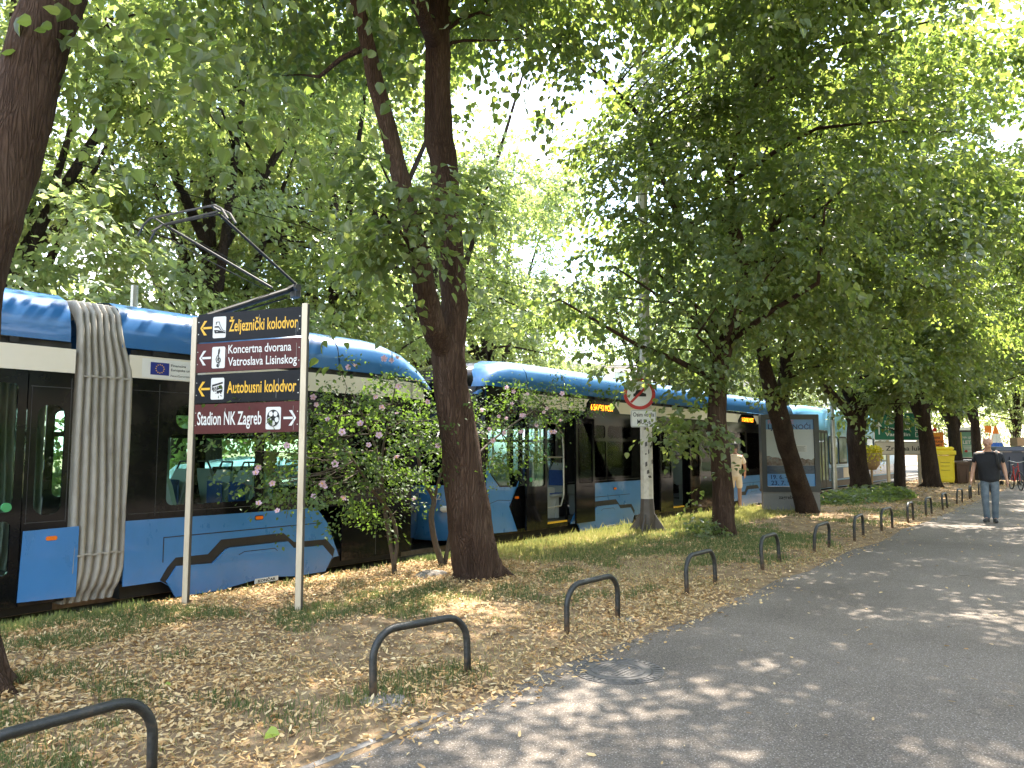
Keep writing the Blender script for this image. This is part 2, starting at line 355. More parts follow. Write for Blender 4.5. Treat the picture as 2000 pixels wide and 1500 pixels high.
# ------------------------------------------------------------------ ground, path, tracks
g = G()
prof = [(-400, 0), (3.0, 0), (3.3, .01), (5.2, .045), (6.8, .03), (7.45, -.01), (7.62, -.15), (14.6, -.15), (14.75, -.02), (19, 0), (400, 0)]
xs = [-300, -40] + [i * 2. for i in range(-10, 40)] + [100, 600]
g.loft([[(x, y, z) for y, z in prof] for x in xs], closed=False)
ground = g.build('ground', SOIL); tag(ground, kind='structure')
def strip_z(y): return np.interp(y, [q[0] for q in prof], [q[1] for q in prof])
def sheet(name, x0, x1, y0, y1, z, m, nx=1, wob=None):
    g = G(); rows = []
    for i in range(nx + 1):
        x = x0 + (x1 - x0) * i / nx
        d = (wob(x) if wob else 0)
        rows.append([(x, y0, z), (x, (y0 + y1) / 2, z), (x, y1 + d, z)])
    g.loft(rows, closed=False); o = g.build(name, m); tag(o, kind='structure'); return o
sheet('path', -60, 250, -6, 3.0, .004, ASPH, 400, lambda x: .05 * sin(x * 1.7) + .04 * sin(x * 4.3 + 1) + .025 * sin(x * 9.1))
sheet('unseen_lawn', -60, 250, -30, -6.0, .003, varied('lawn_green', [(.04, .07, .02), (.08, .11, .035)], 1.2, .95))  # out of view; added so the tram windows reflect green ground
sheet('track_bed', -60, 250, 7.63, 11.0, -.146, BED)
sheet('road', -60, 250, 11.0, 14.59, -.142, ROAD)
sheet('pavement', -60, 250, 14.8, 17.5, .012, CONC)
g = G()
for y in (8.65, 9.65): g.box((95, y, -.11), (310, .06, .07))
o = g.build('track', RAILM); tag(o, kind='structure')
o.name = 'rails'
g = G(); g.box((1.5, 3.05, -.002), (3.6, .05, .012)); o = g.build('kerb_strip', varied('old_kerb', [(.12, .10, .085), (.22, .19, .165), (.30, .27, .24)], 7, .95, .5, 60, pos=(.35, .7))); tag(o, kind='structure')

# ------------------------------------------------------------------ litter, grass, ground cover
def litter():
    P = []; 
    for x0, x1, dens in ((-2, 4, 2500), (4, 8, 1900), (8, 14, 650), (14, 24, 150), (24, 46, 60)):
        n = int((x1 - x0) * 5.2 * dens); x = NR.uniform(x0, x1, n); y = NR.uniform(2.72, 7.6, n)
        keep = NR.random(n) < np.clip(.12 + 1.25 * (vnoise(x, y, 1.1, 3) * .6 + vnoise(x, y, 3.7, 13) * .4 - .12), .08, 1) * np.clip((y - 2.75) / .45, .02, 1) * np.clip((7.9 - y) / .9, .25, 1)
        P.append(np.stack([x[keep], y[keep]], 1))
    P = np.concatenate(P); n = len(P)
    z = strip_z(P[:, 1]) + NR.uniform(.004, .03, n)
    a = NR.uniform(0, 2 * pi, n)
    D = np.stack([np.cos(a), np.sin(a), NR.normal(0, .25, n)], 1); N = np.stack([NR.normal(0, .45, n), NR.normal(0, .45, n), np.ones(n)], 1)
    far = np.clip(P[:, 0] / 14, .9, 1.9)
    k = NR.random(n)
    P3 = np.column_stack([P, z]); sz = NR.uniform(.024, .062, n) * far
    m = k < .72
    parts = [(m & (k < .45), LONG, .55), (m & (k >= .45), LONG, .9), (~m, HEART, .8)]
    Vs, cn, ix, off = [], [], [], 0
    for mk, sh, wd in parts:
        p, d, nr, s = P3[mk], norm(D[mk]), N[mk], sz[mk][:, None] * (1 if sh is LONG else .8)
        sd_ = norm(np.cross(d, nr)); nr = np.cross(sd_, d); curl = NR.uniform(-.3, 2.4, (len(p), 1))
        V = np.stack([p + s * (q[0] * d + q[1] * wd * sd_ + q[2] * curl * nr) for q in sh], 1).reshape(-1, 3)
        o = np.arange(len(p))[:, None] * 6 + off
        ix.append(np.concatenate([o + np.array([[0, 1, 2, 3]]), o + np.array([[0, 3, 4, 5]])], 1).ravel()); cn.append(np.full(2 * len(p), 4)); Vs.append(V); off += len(V)
    o = raw_mesh('fallen_leaves', np.concatenate(Vs), np.concatenate(cn), np.concatenate(ix), LITTER)
    tag(o, 'dry tan and brown leaves covering the strip between path and tram track', 'leaves', kind='stuff')
    # sparse ones blown onto the path
    n = 330; x = NR.uniform(.5, 26, n); y = NR.uniform(-.6, 3.0, n) ; a = NR.uniform(0, 2 * pi, n)
    o = leaves('leaf_litter', np.column_stack([x, y, np.full(n, .012)]), np.stack([np.cos(a), np.sin(a), NR.normal(0, .15, n)], 1), np.stack([NR.normal(0, .5, n), NR.normal(0, .5, n), np.ones(n)], 1), NR.uniform(.02, .055, n), LITTER, None, LONG)
    tag(o, 'small dry leaves and bits scattered over the asphalt path', 'leaves', kind='stuff')
litter()
n = 70; x = NR.uniform(1.5, 14, n); y = NR.uniform(-.4, 3.0, n); a = NR.uniform(0, 2 * pi, n)
o = leaves('twig_litter', np.column_stack([x, y, np.full(n, .010)]), np.stack([np.cos(a), np.sin(a), np.zeros(n)], 1), np.tile([0, 0, 1.], (n, 1)), NR.uniform(.04, .14, n), TWIG, None, LONG, .09); tag(o, 'thin dark twigs scattered over the asphalt path', 'twigs', kind='stuff')
def blades(name, x, y, h, wd, mt, lean=.5):
    n = len(x); a = NR.uniform(0, 2 * pi, n); l = NR.uniform(.1, 1, n) * lean * h; z = strip_z(y)
    dx, dy = np.cos(a), np.sin(a); b = NR.uniform(0, pi, n); wx, wy = np.cos(b) * wd, np.sin(b) * wd
    V = np.stack([np.stack([x - wx, y - wy, z], 1), np.stack([x + wx, y + wy, z], 1),
                  np.stack([x + wx * .7 + dx * l * .4, y + wy * .7 + dy * l * .4, z + h * .6], 1), np.stack([x + dx * l, y + dy * l, z + h], 1),
                  np.stack([x - wx * .7 + dx * l * .4, y - wy * .7 + dy * l * .4, z + h * .6], 1)], 1).reshape(-1, 3)
    idx = (np.arange(n)[:, None] * 5 + np.array([[0, 1, 2, 3, 4]])).ravel()
    return raw_mesh(name, V, np.full(n, 5), idx, mt)
def grass():
    X, Y = [], []
    for x0, x1, dens in ((-1.5, 4, 4200), (4, 8, 3200), (8, 14, 1600), (14, 24, 500)):
        n = int((x1 - x0) * 4.6 * dens); x = NR.uniform(x0, x1, n); y = NR.uniform(3.0, 7.6, n)
        q = vnoise(x, y, .9, 5) * .55 + vnoise(x, y, 3.1, 6) * .45
        keep = NR.random(n) < np.clip((q - .47) * 5, 0, .9) * np.clip((y - 3.15) / .5, 0, 1) + .03 * (y > 6.9)
        X.append(x[keep]); Y.append(y[keep])
    x = np.concatenate(X); y = np.concatenate(Y)
    o = blades('grass', x, y, NR.uniform(.025, .075, len(x)) * (1 + .3 * (y > 7)), .0028 * np.clip(x / 6, 1, 2.2), GRASS)
    tag(o, 'green grass tufts growing through the fallen leaves', 'grass', kind='stuff')
    n = 46000; x = NR.uniform(8.0, 19, n); y = NR.uniform(5.6, 7.62, n); keep = NR.random(n) < np.clip((y - 5.5), 0, 1) * (.3 + .7 * vnoise(x, y, 1.1, 9)); x, y = x[keep], y[keep]
    o = blades('meadow_grass', x, y, NR.uniform(.03, .09, len(x)) * (1 + 1.2 * (NR.random(len(x)) < .06)), .0042 * np.clip(x / 8, 1, 2), GRASSDRY)
    tag(o, 'yellow green dry grass lit by the sun beside the tram track', 'grass', kind='stuff')
grass()
n = 52000; x = NR.uniform(-1.5, 13, n); y = NR.uniform(3.05, 7.6, n); keep = NR.random(n) < np.clip(1.6 * vnoise(x, y, 1.6, 21) - .35, .05, 1) * np.clip((y - 3.0) / .4, 0, 1); x, y = x[keep], y[keep]
o = blades('straw', x, y, NR.uniform(.015, .05, len(x)), .0024 * np.clip(x / 6, 1, 2), leafmat('straw_blade', [(.42, .33, .15), (.58, .48, .26), (.34, .30, .12), (.26, .27, .09)], [(.5, .42, .2), (.5, .45, .2)], .3, .7, .2), 1.2); tag(o, 'short pale straw and dry grass among the fallen leaves', 'grass', kind='stuff')
def cover(name, pts, n, hs, size, mt, label):
    P = []
    for cx, cy, rx, ry in pts:
        a = NR.uniform(0, 2 * pi, n); r = np.sqrt(NR.random(n)); P.append(np.stack([cx + rx * r * np.cos(a), cy + ry * r * np.sin(a), NR.uniform(.03, hs, n) * (1.05 - r ** 2)], 1))
    P = np.concatenate(P); n = len(P); P[:, 2] += strip_z(P[:, 1]); a = NR.uniform(0, 2 * pi, n)
    o = leaves(name, P, np.stack([np.cos(a), np.sin(a), NR.normal(-.1, .4, n)], 1), np.stack([NR.normal(0, .5, n), NR.normal(0, .5, n), np.ones(n)], 1), NR.uniform(size * .6, size * 1.2, n), mt)
    tag(o, label, 'ground cover', kind='stuff')
cover('ground_cover', [(24, 5.6, 2.4, .9), (26.5, 6.2, 1.8, .8), (28.2, 5.8, 1.6, .6), (22.2, 5.9, 1.2, .6), (25.5, 5.0, 1.6, .4)], 900, .34, .12, LEAF, 'low green ivy and weeds around the trunks farther along the strip')

# ------------------------------------------------------------------ trees
def spray_cloud(blobs, r):
    """twig starts, directions and lengths in ellipsoid blobs (cx, cy, cz, rx, ry, rz, sprays)"""
    P, D, Ln = [], [], []
    for cx, cy, cz, rx, ry, rz, n in blobs:
        if n >= 40:
            n = int(n * 1.1)      # sprays gather round limb ends, with gaps between
            m = max(4, n // 9); u = norm(r.normal(size=(m, 3))); cc = np.array([cx, cy, cz]) + u * (r.random(m)[:, None] ** .42) * np.array([rx, ry, rz])
            j = r.integers(0, m, n); p = cc[j] + r.normal(0, 1, (n, 3)) * np.array([.34, .34, .22]); u = norm(p - np.array([cx, cy, cz]))
        else:
            u = norm(r.normal(size=(n, 3))); rad = r.random(n)[:, None] ** .45
            p = np.array([cx, cy, cz]) + u * rad * np.array([rx, ry, rz])
        d = norm(u * np.array([1, 1, .35]) + r.normal(0, .45, (n, 3)))
        P.append(p); D.append(d); Ln.append(r.uniform(.45, .95, n))
    return np.concatenate(P), np.concatenate(D), np.concatenate(Ln)
def spray_leaves(P, D, Ln, k, r, size, droop=.45, width=.10):
    n = len(P); t = np.tile(np.linspace(.08, 1, k), n).reshape(n, k) + r.uniform(-.05, .05, (n, k))
    D = norm(D * np.array([1, 1, .6])); side = norm(np.cross(D, np.array([0, 0, 1.]) + r.normal(0, .3, (n, 3))))
    sg = np.where(np.arange(k) % 2 == 0, 1., -1.)[None, :] * r.uniform(.3, 1.2, (n, k))
    L_ = Ln[:, None]
    pos = P[:, None, :] + D[:, None, :] * (t * L_)[..., None] + np.array([0, 0, -1.]) * (t ** 2 * L_ * droop)[..., None] + side[:, None, :] * (sg * width)[..., None] + r.normal(0, .05, (n, k, 3))
    ld = D[:, None, :] * .45 + side[:, None, :] * sg[..., None] * .8 + np.array([0, 0, -.55]) + r.normal(0, .35, (n, k, 3))
    ln = np.array([0, 0, 1.]) + D[:, None, :] * .5 + r.normal(0, .42, (n, k, 3))
    sz = r.uniform(size * .6, size * 1.2, (n, k)) * r.uniform(.75, 1.2, (n, 1))
    return pos.reshape(-1, 3), ld.reshape(-1, 3), ln.reshape(-1, 3), sz.ravel()
def px_limb(pts):      # (px, py, p, width px) -> points, radii
    P = [at(a, b, p) for a, b, p, _ in pts]
    Rr = []
    for q, (a, b, p, wd) in zip(P, pts):
        dep = q.x * cos(TH) + q.y * sin(TH); Rr.append(wd / FPX * dep * 1.03 / 2)
    return P, Rr
def smooth_path(P, Rr, m=3):
    out, ro = [], []
    for i in range(len(P) - 1):
        p0, p1, p2, p3 = P[max(i - 1, 0)], P[i], P[i + 1], P[min(i + 2, len(P) - 1)]
        for j in range(m):
            t = j / m
            out.append(.5 * ((2 * p1) + (p2 - p0) * t + (2 * p0 - 5 * p1 + 4 * p2 - p3) * t * t + (3 * p1 - p0 - 3 * p2 + p3) * t ** 3)); ro.append(Rr[i] * (1 - t) + Rr[i + 1] * t)
    return out + [P[-1]], ro + [Rr[-1]]
def make_tree(label, base, limbs, blobs, seed, k=26, size=.11, bark=BARK, leaf=LEAF, nbr=60, shape=HEART8, name='linden_tree', group='linden trees in a row along the strip', noise=.07, flare=None, br_r=.018, width=.10):
    r = np.random.default_rng(seed); rng.seed(seed)
    root = empty(name, base, label, 'tree', group)
    g = G(); g.smooth = True; nodes = []
    for i, (P, Rr) in enumerate(limbs):
        P = [Vector(p) for p in P]
        P, Rr = smooth_path(P, list(Rr), 4)
        g.tube(P, Rr, 20 if Rr[0] > .09 else 12, True, noise, seed + i)
        nodes += [(p, q) for p, q in zip(P, Rr) if p.z > 1.6]
    if flare:                       # root buttresses
        fx, fy, fr = flare
        for j in range(7):
            a = j * 2 * pi / 7 + r.uniform(-.25, .25); e = fr * r.uniform(1.25, 1.75)
            g.tube([(fx + cos(a) * fr * .35, fy + sin(a) * fr * .35, .75 * fr * 2), (fx + cos(a) * fr * .72, fy + sin(a) * fr * .72, .5 * fr), (fx + cos(a) * e, fy + sin(a) * e, -.02)], [fr * .38, fr * .33, fr * .1], 10, True, .06)
    P, D, Ln = spray_cloud(blobs, r)
    pick = r.permutation(len(P))[:nbr]
    NP = np.array([tuple(p) for p, _ in nodes]); NRd = np.array([q for _, q in nodes])
    reach = []
    for i in pick:
        t = P[i]; d = np.linalg.norm(NP - t, axis=1) + 1.2 * np.maximum(0, NP[:, 2] - t[2] + .2); j = int(np.argmin(d)); a = Vector(NP[j]); b = Vector(t)
        if (b - a).length > 3.6: continue
        mid = a.lerp(b, .5) + Vector((r.normal(0, .1), r.normal(0, .1), r.normal(0, .12))) * (b - a).length + Vector((0, 0, .10 * (b - a).length)); q = min(NRd[j] * .55, br_r + .011 * (b - a).length)
        e = b + Vector((D[i][0], D[i][1], max(-.15, D[i][2] * .3))) * Ln[i] * .5 - Vector((0, 0, .04))
        g.tube([a, a.lerp(mid, .55) + Vector((0, 0, .05)), mid, mid.lerp(b, .6), b, e], [q, q * .8, q * .6, q * .42, q * .28, .004], 6)
        reach += [mid, mid.lerp(b, .6)]
    tr = g.build('trunk', bark, root, fixn=False)
    pos, ld, lnr, sz = spray_leaves(P, D, Ln, k, r, size, width=width)
    leaves('crown', pos, ld, lnr, sz, leaf, root, shape)
    return root
A0 = at(-74, 1345, 5.46)
tA = px_limb([(-70, 1352, 5.46, 140), (-88, 1200, 5.46, 122), (-92, 950, 5.46, 118), (-78, 700, 5.46, 116), (-52, 520, 5.46, 113), (-12, 400, 5.46, 111), (36, 240, 5.46, 112), (71, 100, 5.46, 106), (106, 0, 5.46, 106), (150, -150, 5.5, 95), (200, -380, 5.6, 80), (240, -700, 5.8, 55), (260, -1000, 6, 25)])
make_tree('big reddish linden leaning to the right, nearest of the tree row', (A0.x, A0.y, 0), [tA],
          [(2.6, 5.2, 8.3, 2.8, 2.9, 2.2, 560), (1.0, 4.6, 8.0, 2.3, 2.2, 2.0, 240), (4.3, 6.5, 7.7, 1.9, 1.9, 1.8, 230), (2.75, 4.75, 3.95, .45, .45, .35, 9), (2.25, 4.75, 4.35, .45, .35, .4, 9)], 3, k=26, size=.092, flare=(A0.x, A0.y, .24), nbr=70)
tB = px_limb([(936, 1140, 5.74, 104), (928, 1090, 5.74, 88), (915, 1000, 5.74, 82), (896, 850, 5.74, 70), (880, 750, 5.74, 66), (876, 690, 5.74, 64), (882, 640, 5.74, 58), (888, 585, 5.74, 52), (880, 500, 5.74, 51), (868, 330, 5.74, 53), (857, 262, 5.74, 58), (855, 173, 5.74, 50), (855, 87, 5.74, 50), (856, 22, 5.74, 48), (850, -80, 5.74, 44), (846, -250, 5.7, 36), (852, -480, 5.6, 24)])
tB2 = px_limb([(878, 700, 5.74, 46), (852, 650, 5.70, 47), (833, 585, 5.66, 46), (824, 530, 5.66, 41), (800, 420, 5.7, 37), (766, 281, 5.76, 34), (736, 170, 5.8, 33), (713, 65, 5.85, 28), (690, -20, 5.9, 24), (655, -160, 6, 18), (600, -330, 6.2, 10)])
tB3 = px_limb([(852, 90, 5.74, 34), (826, 30, 5.5, 30), (805, -40, 5.3, 26), (770, -170, 5.0, 18), (720, -330, 4.6, 10)])
B0 = at(935, 1138, 5.74)
make_tree('thick brown linden trunk forking low, beside the pink flowering shrubs', (B0.x, B0.y, 0), [tB, tB2, tB3],
          [(6.6, 5.4, 8.3, 2.7, 2.7, 2.3, 560), (5.4, 6.6, 7.7, 2.0, 2.0, 1.9, 220), (8.4, 6.3, 8.4, 1.7, 1.7, 1.7, 190), (5.8, 3.3, 9.0, 2.2, 1.8, 1.3, 160),
           (*at(785, 470, 5.2), .26, .25, .52, 19), (*at(730, 490, 5.5), .22, .22, .22, 8), (*at(850, 400, 5.1), .22, .2, .24, 10), (*at(740, 330, 5.2), .2, .2, .2, 6), (*at(880, 440, 5.2), .2, .18, .18, 4), (9.2, 3.2, 8.4, 2.2, 1.5, 1.5, 230), (6.4, 2.4, 8.8, 2.2, 1.5, 1.3, 190), (9.6, 1.1, 9.2, 2.4, 1.6, 1.2, 290), (7.2, .4, 9.6, 2.0, 1.4, 1.0, 150)], 5, k=26, size=.098, flare=(B0.x, B0.y, .27), nbr=80)  # sprays high over the path: out of frame, added to shade it
tC = px_limb([(1415, 1056, 5.13, 46), (1413, 1010, 5.13, 42), (1411, 940, 5.13, 38), (1404, 860, 5.13, 36), (1400, 800, 5.13, 35), (1411, 693, 5.13, 32), (1432, 630, 5.13, 30), (1446, 580, 5.13, 28), (1454, 523, 5.13, 28), (1436, 453, 5.13, 22), (1425, 373, 5.13, 20), (1429, 310, 5.13, 20), (1443, 213, 5.13, 18), (1460, 107, 5.13, 15), (1470, 0, 5.13, 12), (1476, -120, 5.1, 8)])
tC2 = px_limb([(1455, 535, 5.13, 22), (1478, 505, 5.0, 18), (1510, 440, 4.8, 15), (1550, 360, 4.5, 12), (1600, 270, 4.2, 7)])
tC3 = px_limb([(1458, 130, 5.13, 12), (1490, 90, 5.0, 11), (1512, 50, 4.9, 9), (1545, 15, 4.8, 7)])
tC4 = px_limb([(1440, 470, 5.13, 14), (1400, 420, 5.3, 12), (1330, 430, 5.6, 10), (1260, 250, 5.9, 10), (1215, 190, 6.1, 8), (1150, 130, 6.4, 5)])
C0 = at(1415, 1056, 5.13)
make_tree('slim linden with a bare stump side and low leafy shoots, beside the pale mast', (C0.x, C0.y, 0), [tC, tC2, tC3, tC4],
          [(12.2, 4.7, 6.2, 2.7, 2.1, 3.1, 520), (11.2, 5.9, 5.6, 1.6, 1.0, 2.3, 150), (12.8, 3.6, 6.6, 2.2, 1.9, 2.6, 250), (12.6, 4.8, 8.8, 2.4, 2.4, 1.6, 150),
           (*at(1340, 745, 5.4), .42, .5, .3, 14), (*at(1335, 830, 5.3), .34, .4, .26, 11), (*at(1290, 875, 5.4), .25, .2, .14, 3), (*at(1300, 690, 5.6), .7, .5, .25, 12), (*at(1130, 590, 6.1), .7, .5, .4, 12), (12.1, 5.3, .95, .2, .15, .25, 2), (13.2, 1.9, 8.0, 2.6, 1.6, 2.0, 150), (10.8, 2.8, 8.6, 1.8, 1.6, 1.5, 140)], 8, k=27, size=.102, flare=(C0.x, C0.y, .17), nbr=90)
tD = px_limb([(1580, 1012, 5.47, 44), (1564, 956, 5.47, 35), (1543, 892, 5.47, 33), (1526, 828, 5.47, 36), (1513, 780, 5.47, 36), (1500, 740, 5.5, 26), (1490, 690, 5.5, 22), (1480, 560, 5.5, 18), (1490, 400, 5.5, 12), (1500, 260, 5.5, 7)])
tD2 = px_limb([(1520, 800, 5.47, 26), (1533, 740, 5.47, 26), (1537, 690, 5.4, 22), (1555, 580, 5.3, 18), (1570, 430, 5.2, 12), (1590, 280, 5.2, 6)])
D0 = at(1580, 1012, 5.47)
make_tree('dark linden leaning to the left in front of the poster lightbox', (D0.x, D0.y, 0), [tD, tD2],
          [(17.4, 4.8, 6.4, 3.0, 2.3, 3.2, 560), (17.2, 3.4, 5.8, 2.5, 2.0, 2.5, 300), (17.8, 1.3, 7.4, 2.6, 1.7, 2.3, 200), (18.6, 2.2, 9.9, 2.6, 1.7, 1.4, 180), (17.6, 4.8, 9.3, 2.6, 2.6, 1.7, 170), (16.9, 5.2, 3.5, 1.9, 1.4, .7, 75), (15.0, 4.2, 4.4, 1.2, 1.3, .9, 60)], 13, k=27, size=.11, bark=BARK2, flare=(D0.x, D0.y, .2), nbr=80)
tE = px_limb([(1684, 974, 6.3, 48), (1680, 940, 6.3, 37), (1675, 900, 6.3, 33), (1672, 850, 6.3, 32), (1676, 790, 6.3, 34), (1682, 740, 6.3, 24), (1690, 660, 6.3, 18), (1690, 520, 6.2, 12), (1690, 360, 6.1, 6)])
tE2 = px_limb([(1670, 830, 6.3, 22), (1655, 800, 6.3, 21), (1630, 778, 6.3, 19), (1608, 750, 6.3, 17), (1598, 718, 6.3, 15), (1594, 712, 6.3, 13)])
tE3 = px_limb([(1674, 800, 6.3, 22), (1655, 765, 6.2, 20), (1628, 725, 6.1, 18), (1604, 690, 6.0, 15), (1580, 600, 5.9, 10), (1570, 480, 5.8, 6)])
E0 = at(1684, 974, 6.3)
make_tree('dark linden splitting into three thick limbs above the ground cover', (E0.x, E0.y, 0), [tE, tE2, tE3],
          [(26.0, 5.1, 7.4, 3.6, 2.7, 3.7, 540), (25.4, 3.2, 6.6, 3.2, 2.2, 3.1, 300), (24.5, .9, 7.8, 3.4, 1.9, 2.9, 260), (26, 5, 10.6, 3, 3, 1.8, 150), (25.8, 4.2, 3.7, 2.4, 1.9, .8, 90), (22.5, 4.6, 4.2, 1.6, 1.6, 1.0, 70)], 17, k=26, size=.135, bark=BARK2, flare=(E0.x, E0.y, .3), nbr=60)
def row_tree(label, px, py, p, wd, lean, h, seed, blobs, limbs=(), sc=1.):
    b = at(px, py, p); b.z = 0; dep = b.x * cos(TH) + b.y * sin(TH); r0 = wd / FPX * dep / 2
    P = [b + Vector((lean[0] * t, lean[1] * t, h * t)) + Vector((.12 * sin(5 * t + seed), .12 * cos(4 * t + seed), 0)) * t for t in (-.01, .1, .25, .45, .7, 1)]
    ls = [(P, [r0 * 1.15, r0, r0 * .85, r0 * .7, r0 * .45, .03])]
    for ang, z0, z1, ln in limbs:
        q = b + Vector((lean[0] * z0 / h, lean[1] * z0 / h, z0))
        ls.append(([q, q + Vector((cos(ang) * ln * .4, sin(ang) * ln * .4, (z1 - z0) * .4)), q + Vector((cos(ang) * ln, sin(ang) * ln, z1 - z0))], [r0 * .6, r0 * .5, .03]))
    return make_tree(label, (b.x, b.y, 0), ls, [(b.x + x, b.y + y, z, rx, ry, rz, n) for x, y, z, rx, ry, rz, n in blobs], seed, k=24, size=.15, bark=BARK2, flare=(b.x, b.y, r0 * 1.1), nbr=45)
row_tree('thin young linden between the three limbed tree and the green road sign', 1758, 970, 5.42, 20, (-.1, -.1), 7, 21, [(0, 0, 5.2, 2.0, 1.7, 2.4, 190), (.2, .3, 2.6, .7, .6, .4, 8)])
row_tree('gnarled linden just right of the green road sign', 1822, 957, 5.32, 30, (-1.3, .5), 9, 22, [(-.4, -.3, 4.2, 3.0, 2.2, 1.0, 90), (-.4, .2, 7.2, 3.4, 3.2, 3.5, 420), (-.5, -2.2, 6.4, 3, 2, 2.8, 220)], [(2.4, 2.4, 6, 1.8), (-.8, 2.8, 7, 2.2)])
row_tree('linden in front of the wheelie bins with two raised limbs', 1870, 946, 5.25, 24, (-.2, .1), 9, 23, [(0, 0, 7.4, 3.5, 3.2, 3.7, 400), (.3, -2.4, 6.8, 3, 2, 3, 220)], [(2.2, 2.3, 6.5, 1.9), (-.9, 2.2, 6.5, 1.6)])
row_tree('slim linden behind the walking man', 1913, 943, 4.8, 19, (.1, .1), 9, 24, [(0, 0, 7.6, 3.6, 3.2, 3.8, 380), (.3, -2.6, 7, 3, 2.2, 3, 220)], [(1.9, 2.6, 7, 1.9)])

# trees beyond the road: three built, the rest copies
def bg_proto(label, seed, h, rad, n, leaf=LEAF_BG, size=.16, lean=0., name='street_tree', low=.14):
    r = np.random.default_rng(seed); ls = []
    P = [Vector((lean * t, .2 * sin(4 * t + seed) * t, h * .86 * t)) for t in (-.01, .12, .3, .5, .75, 1)]
    ls.append((P, [.26, .22, .19, .15, .09, .03]))
    for j in range(6):
        a = j * 1.05 + r.uniform(0, .5); z0 = h * r.uniform(.16, .42); ln = rad * r.uniform(.45, .8); z1 = h * r.uniform(.55, .9)
        q = Vector((lean * z0 / h, 0, z0)); ls.append(([q, q + Vector((cos(a) * ln * .45, sin(a) * ln * .45, (z1 - z0) * .45)), q + Vector((cos(a) * ln, sin(a) * ln, z1 - z0))], [.12, .09, .025]))
    blobs = []
    for j in range(15):
        a = r.uniform(0, 2 * pi); q = r.uniform(.25, .8) * rad; z = h * r.uniform(low + .08, .88); s = rad * r.uniform(.28, .44)
        blobs.append((cos(a) * q, sin(a) * q, z, s, s, s * r.uniform(.7, 1.0), n // 17))
    blobs.append((0, 0, h * .6, rad * .6, rad * .6, h * .33, n // 6))
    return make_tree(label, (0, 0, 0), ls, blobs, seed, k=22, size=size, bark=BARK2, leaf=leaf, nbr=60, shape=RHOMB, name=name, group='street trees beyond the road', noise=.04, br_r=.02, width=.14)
protos = [bg_proto('x', 31, 15.5, 4.7, 1150), bg_proto('x', 32, 14, 4.4, 1050, lean=.6), bg_proto('x', 33, 17, 4.9, 1250)]
BG = [(0, 5.2, 16.2, 0.3, 1.0, 'tall leafy tree beyond the road, farthest left behind the trams'), (1, 9.3, 15.6, 1.9, 1.02, 'tree beyond the road behind the raised tram pantograph'),
      (2, 13.2, 16.4, 4.0, .98, 'tall tree beyond the road just left of the thick forked trunk'), (0, 17.2, 16.6, 2.6, 1.0, 'tree beyond the road seen right of the thick forked trunk, edging the gap of sky'),
      (1, 7.5, 22.5, 5.1, 1.1, 'second row tree behind the trees at left'), (2, 12.5, 23, .8, 1.05, 'second row tree behind the pantograph'), (0, 17.8, 23.5, 3.7, 1.05, 'second row tree behind the leaning left limb'), (1, 23, 23.5, 5.9, 1.05, 'second row tree beside the gap of sky'), (1, 32.5, 17.4, .4, .95, 'tree beyond the road behind the slim linden by the mast'), (0, 39, 16.4, 4.1, .9, 'tree beyond the road behind the leaning dark linden'), (2, 46, 16.2, 5.5, .8, 'tree beyond the road behind the three limbed linden'), (1, 29.5, 22.6, 2.2, .82, 'lower tree beyond the road under the gap of sky'), (2, 25, 20.8, 1.4, .98, 'tree beyond the road closing the left side of the sky gap'), (2, 1.8, 19, 2.2, 1.0, 'tree beyond the road behind the near trunk at the left edge'),
      (0, 43, 21, 1.2, .8, 'tree far along the road behind the third tram'), (1, 52, 17, 4.4, .85, 'tree far along the road behind the green sign'), (2, 47, 9, 2.9, .72, 'tree closing the view behind the yellow bin'), (0, 52, 3.8, 5.5, .72, 'tree closing the view above the dark container'), (1, 60, 8, .2, .8, 'tree far behind the advertising panel'), (2, 64, 1.5, 3.3, .8, 'tree at the far end of the path'), (0, 68, 13, 1.8, .85, 'tree farthest along the tram track'), (1, 56, -1, 1.1, .75, 'tree at the end of the path, just right of the container'), (2, 48, 1.2, 4.1, .6, 'smaller tree behind the dark container'), (0, 78, 6, .6, .9, 'tree in front of the buff building at the far end'),
      (1, 4, -8.5, 1, .9, 'unseen street tree opposite, added for the nearest tram to reflect'), (2, 12, -8, 2.2, .85, 'unseen street tree opposite, added for the second tram to reflect'), (0, 20, -8.5, 3.3, .9, 'unseen street tree added for tram reflections, right of the path and past the manhole'), (1, 29, -8, 4.6, .9, 'unseen street tree added for tram reflections, right of the path by the bicycle'), (0, 38, -9, 2.9, .95, 'unseen street tree added for tram reflections, level with the dark container'), (1, 47, -8, 1.9, .95, 'unseen street tree added for tram reflections, level with the end of the barrier hoops'), (2, 56, -9.5, .4, .9, 'unseen street tree added for tram reflections, in front of the buff building at the far end'), (2, -5, -9, 5.2, .9, 'unseen street tree added for tram reflections, behind the camera')]  # row right of the path: out of view, added for tram reflections
used = set()
for i, x, y, a, s, lab in BG:
    o = protos[i] if i not in used else copy_tree(protos[i]); used.add(i)
    o.location = (x, y, 0); o.rotation_euler = (0, 0, a); o.scale = (s, s, s); o['label'] = lab
o = bg_proto('pale green willow in sun beyond the road, above the second tram', 41, 9, 4.4, 800, LEAF_PALE, .12, name='willow_tree', low=.15); o.location = (38, 26.5, 0); o['group'] = 'pale trees in the distance'
o2 = copy_tree(o); o2.location = (52, 38, 0); o2.rotation_euler = (0, 0, 2); o2['label'] = 'small pale tree far off, right of the sunlit willow'

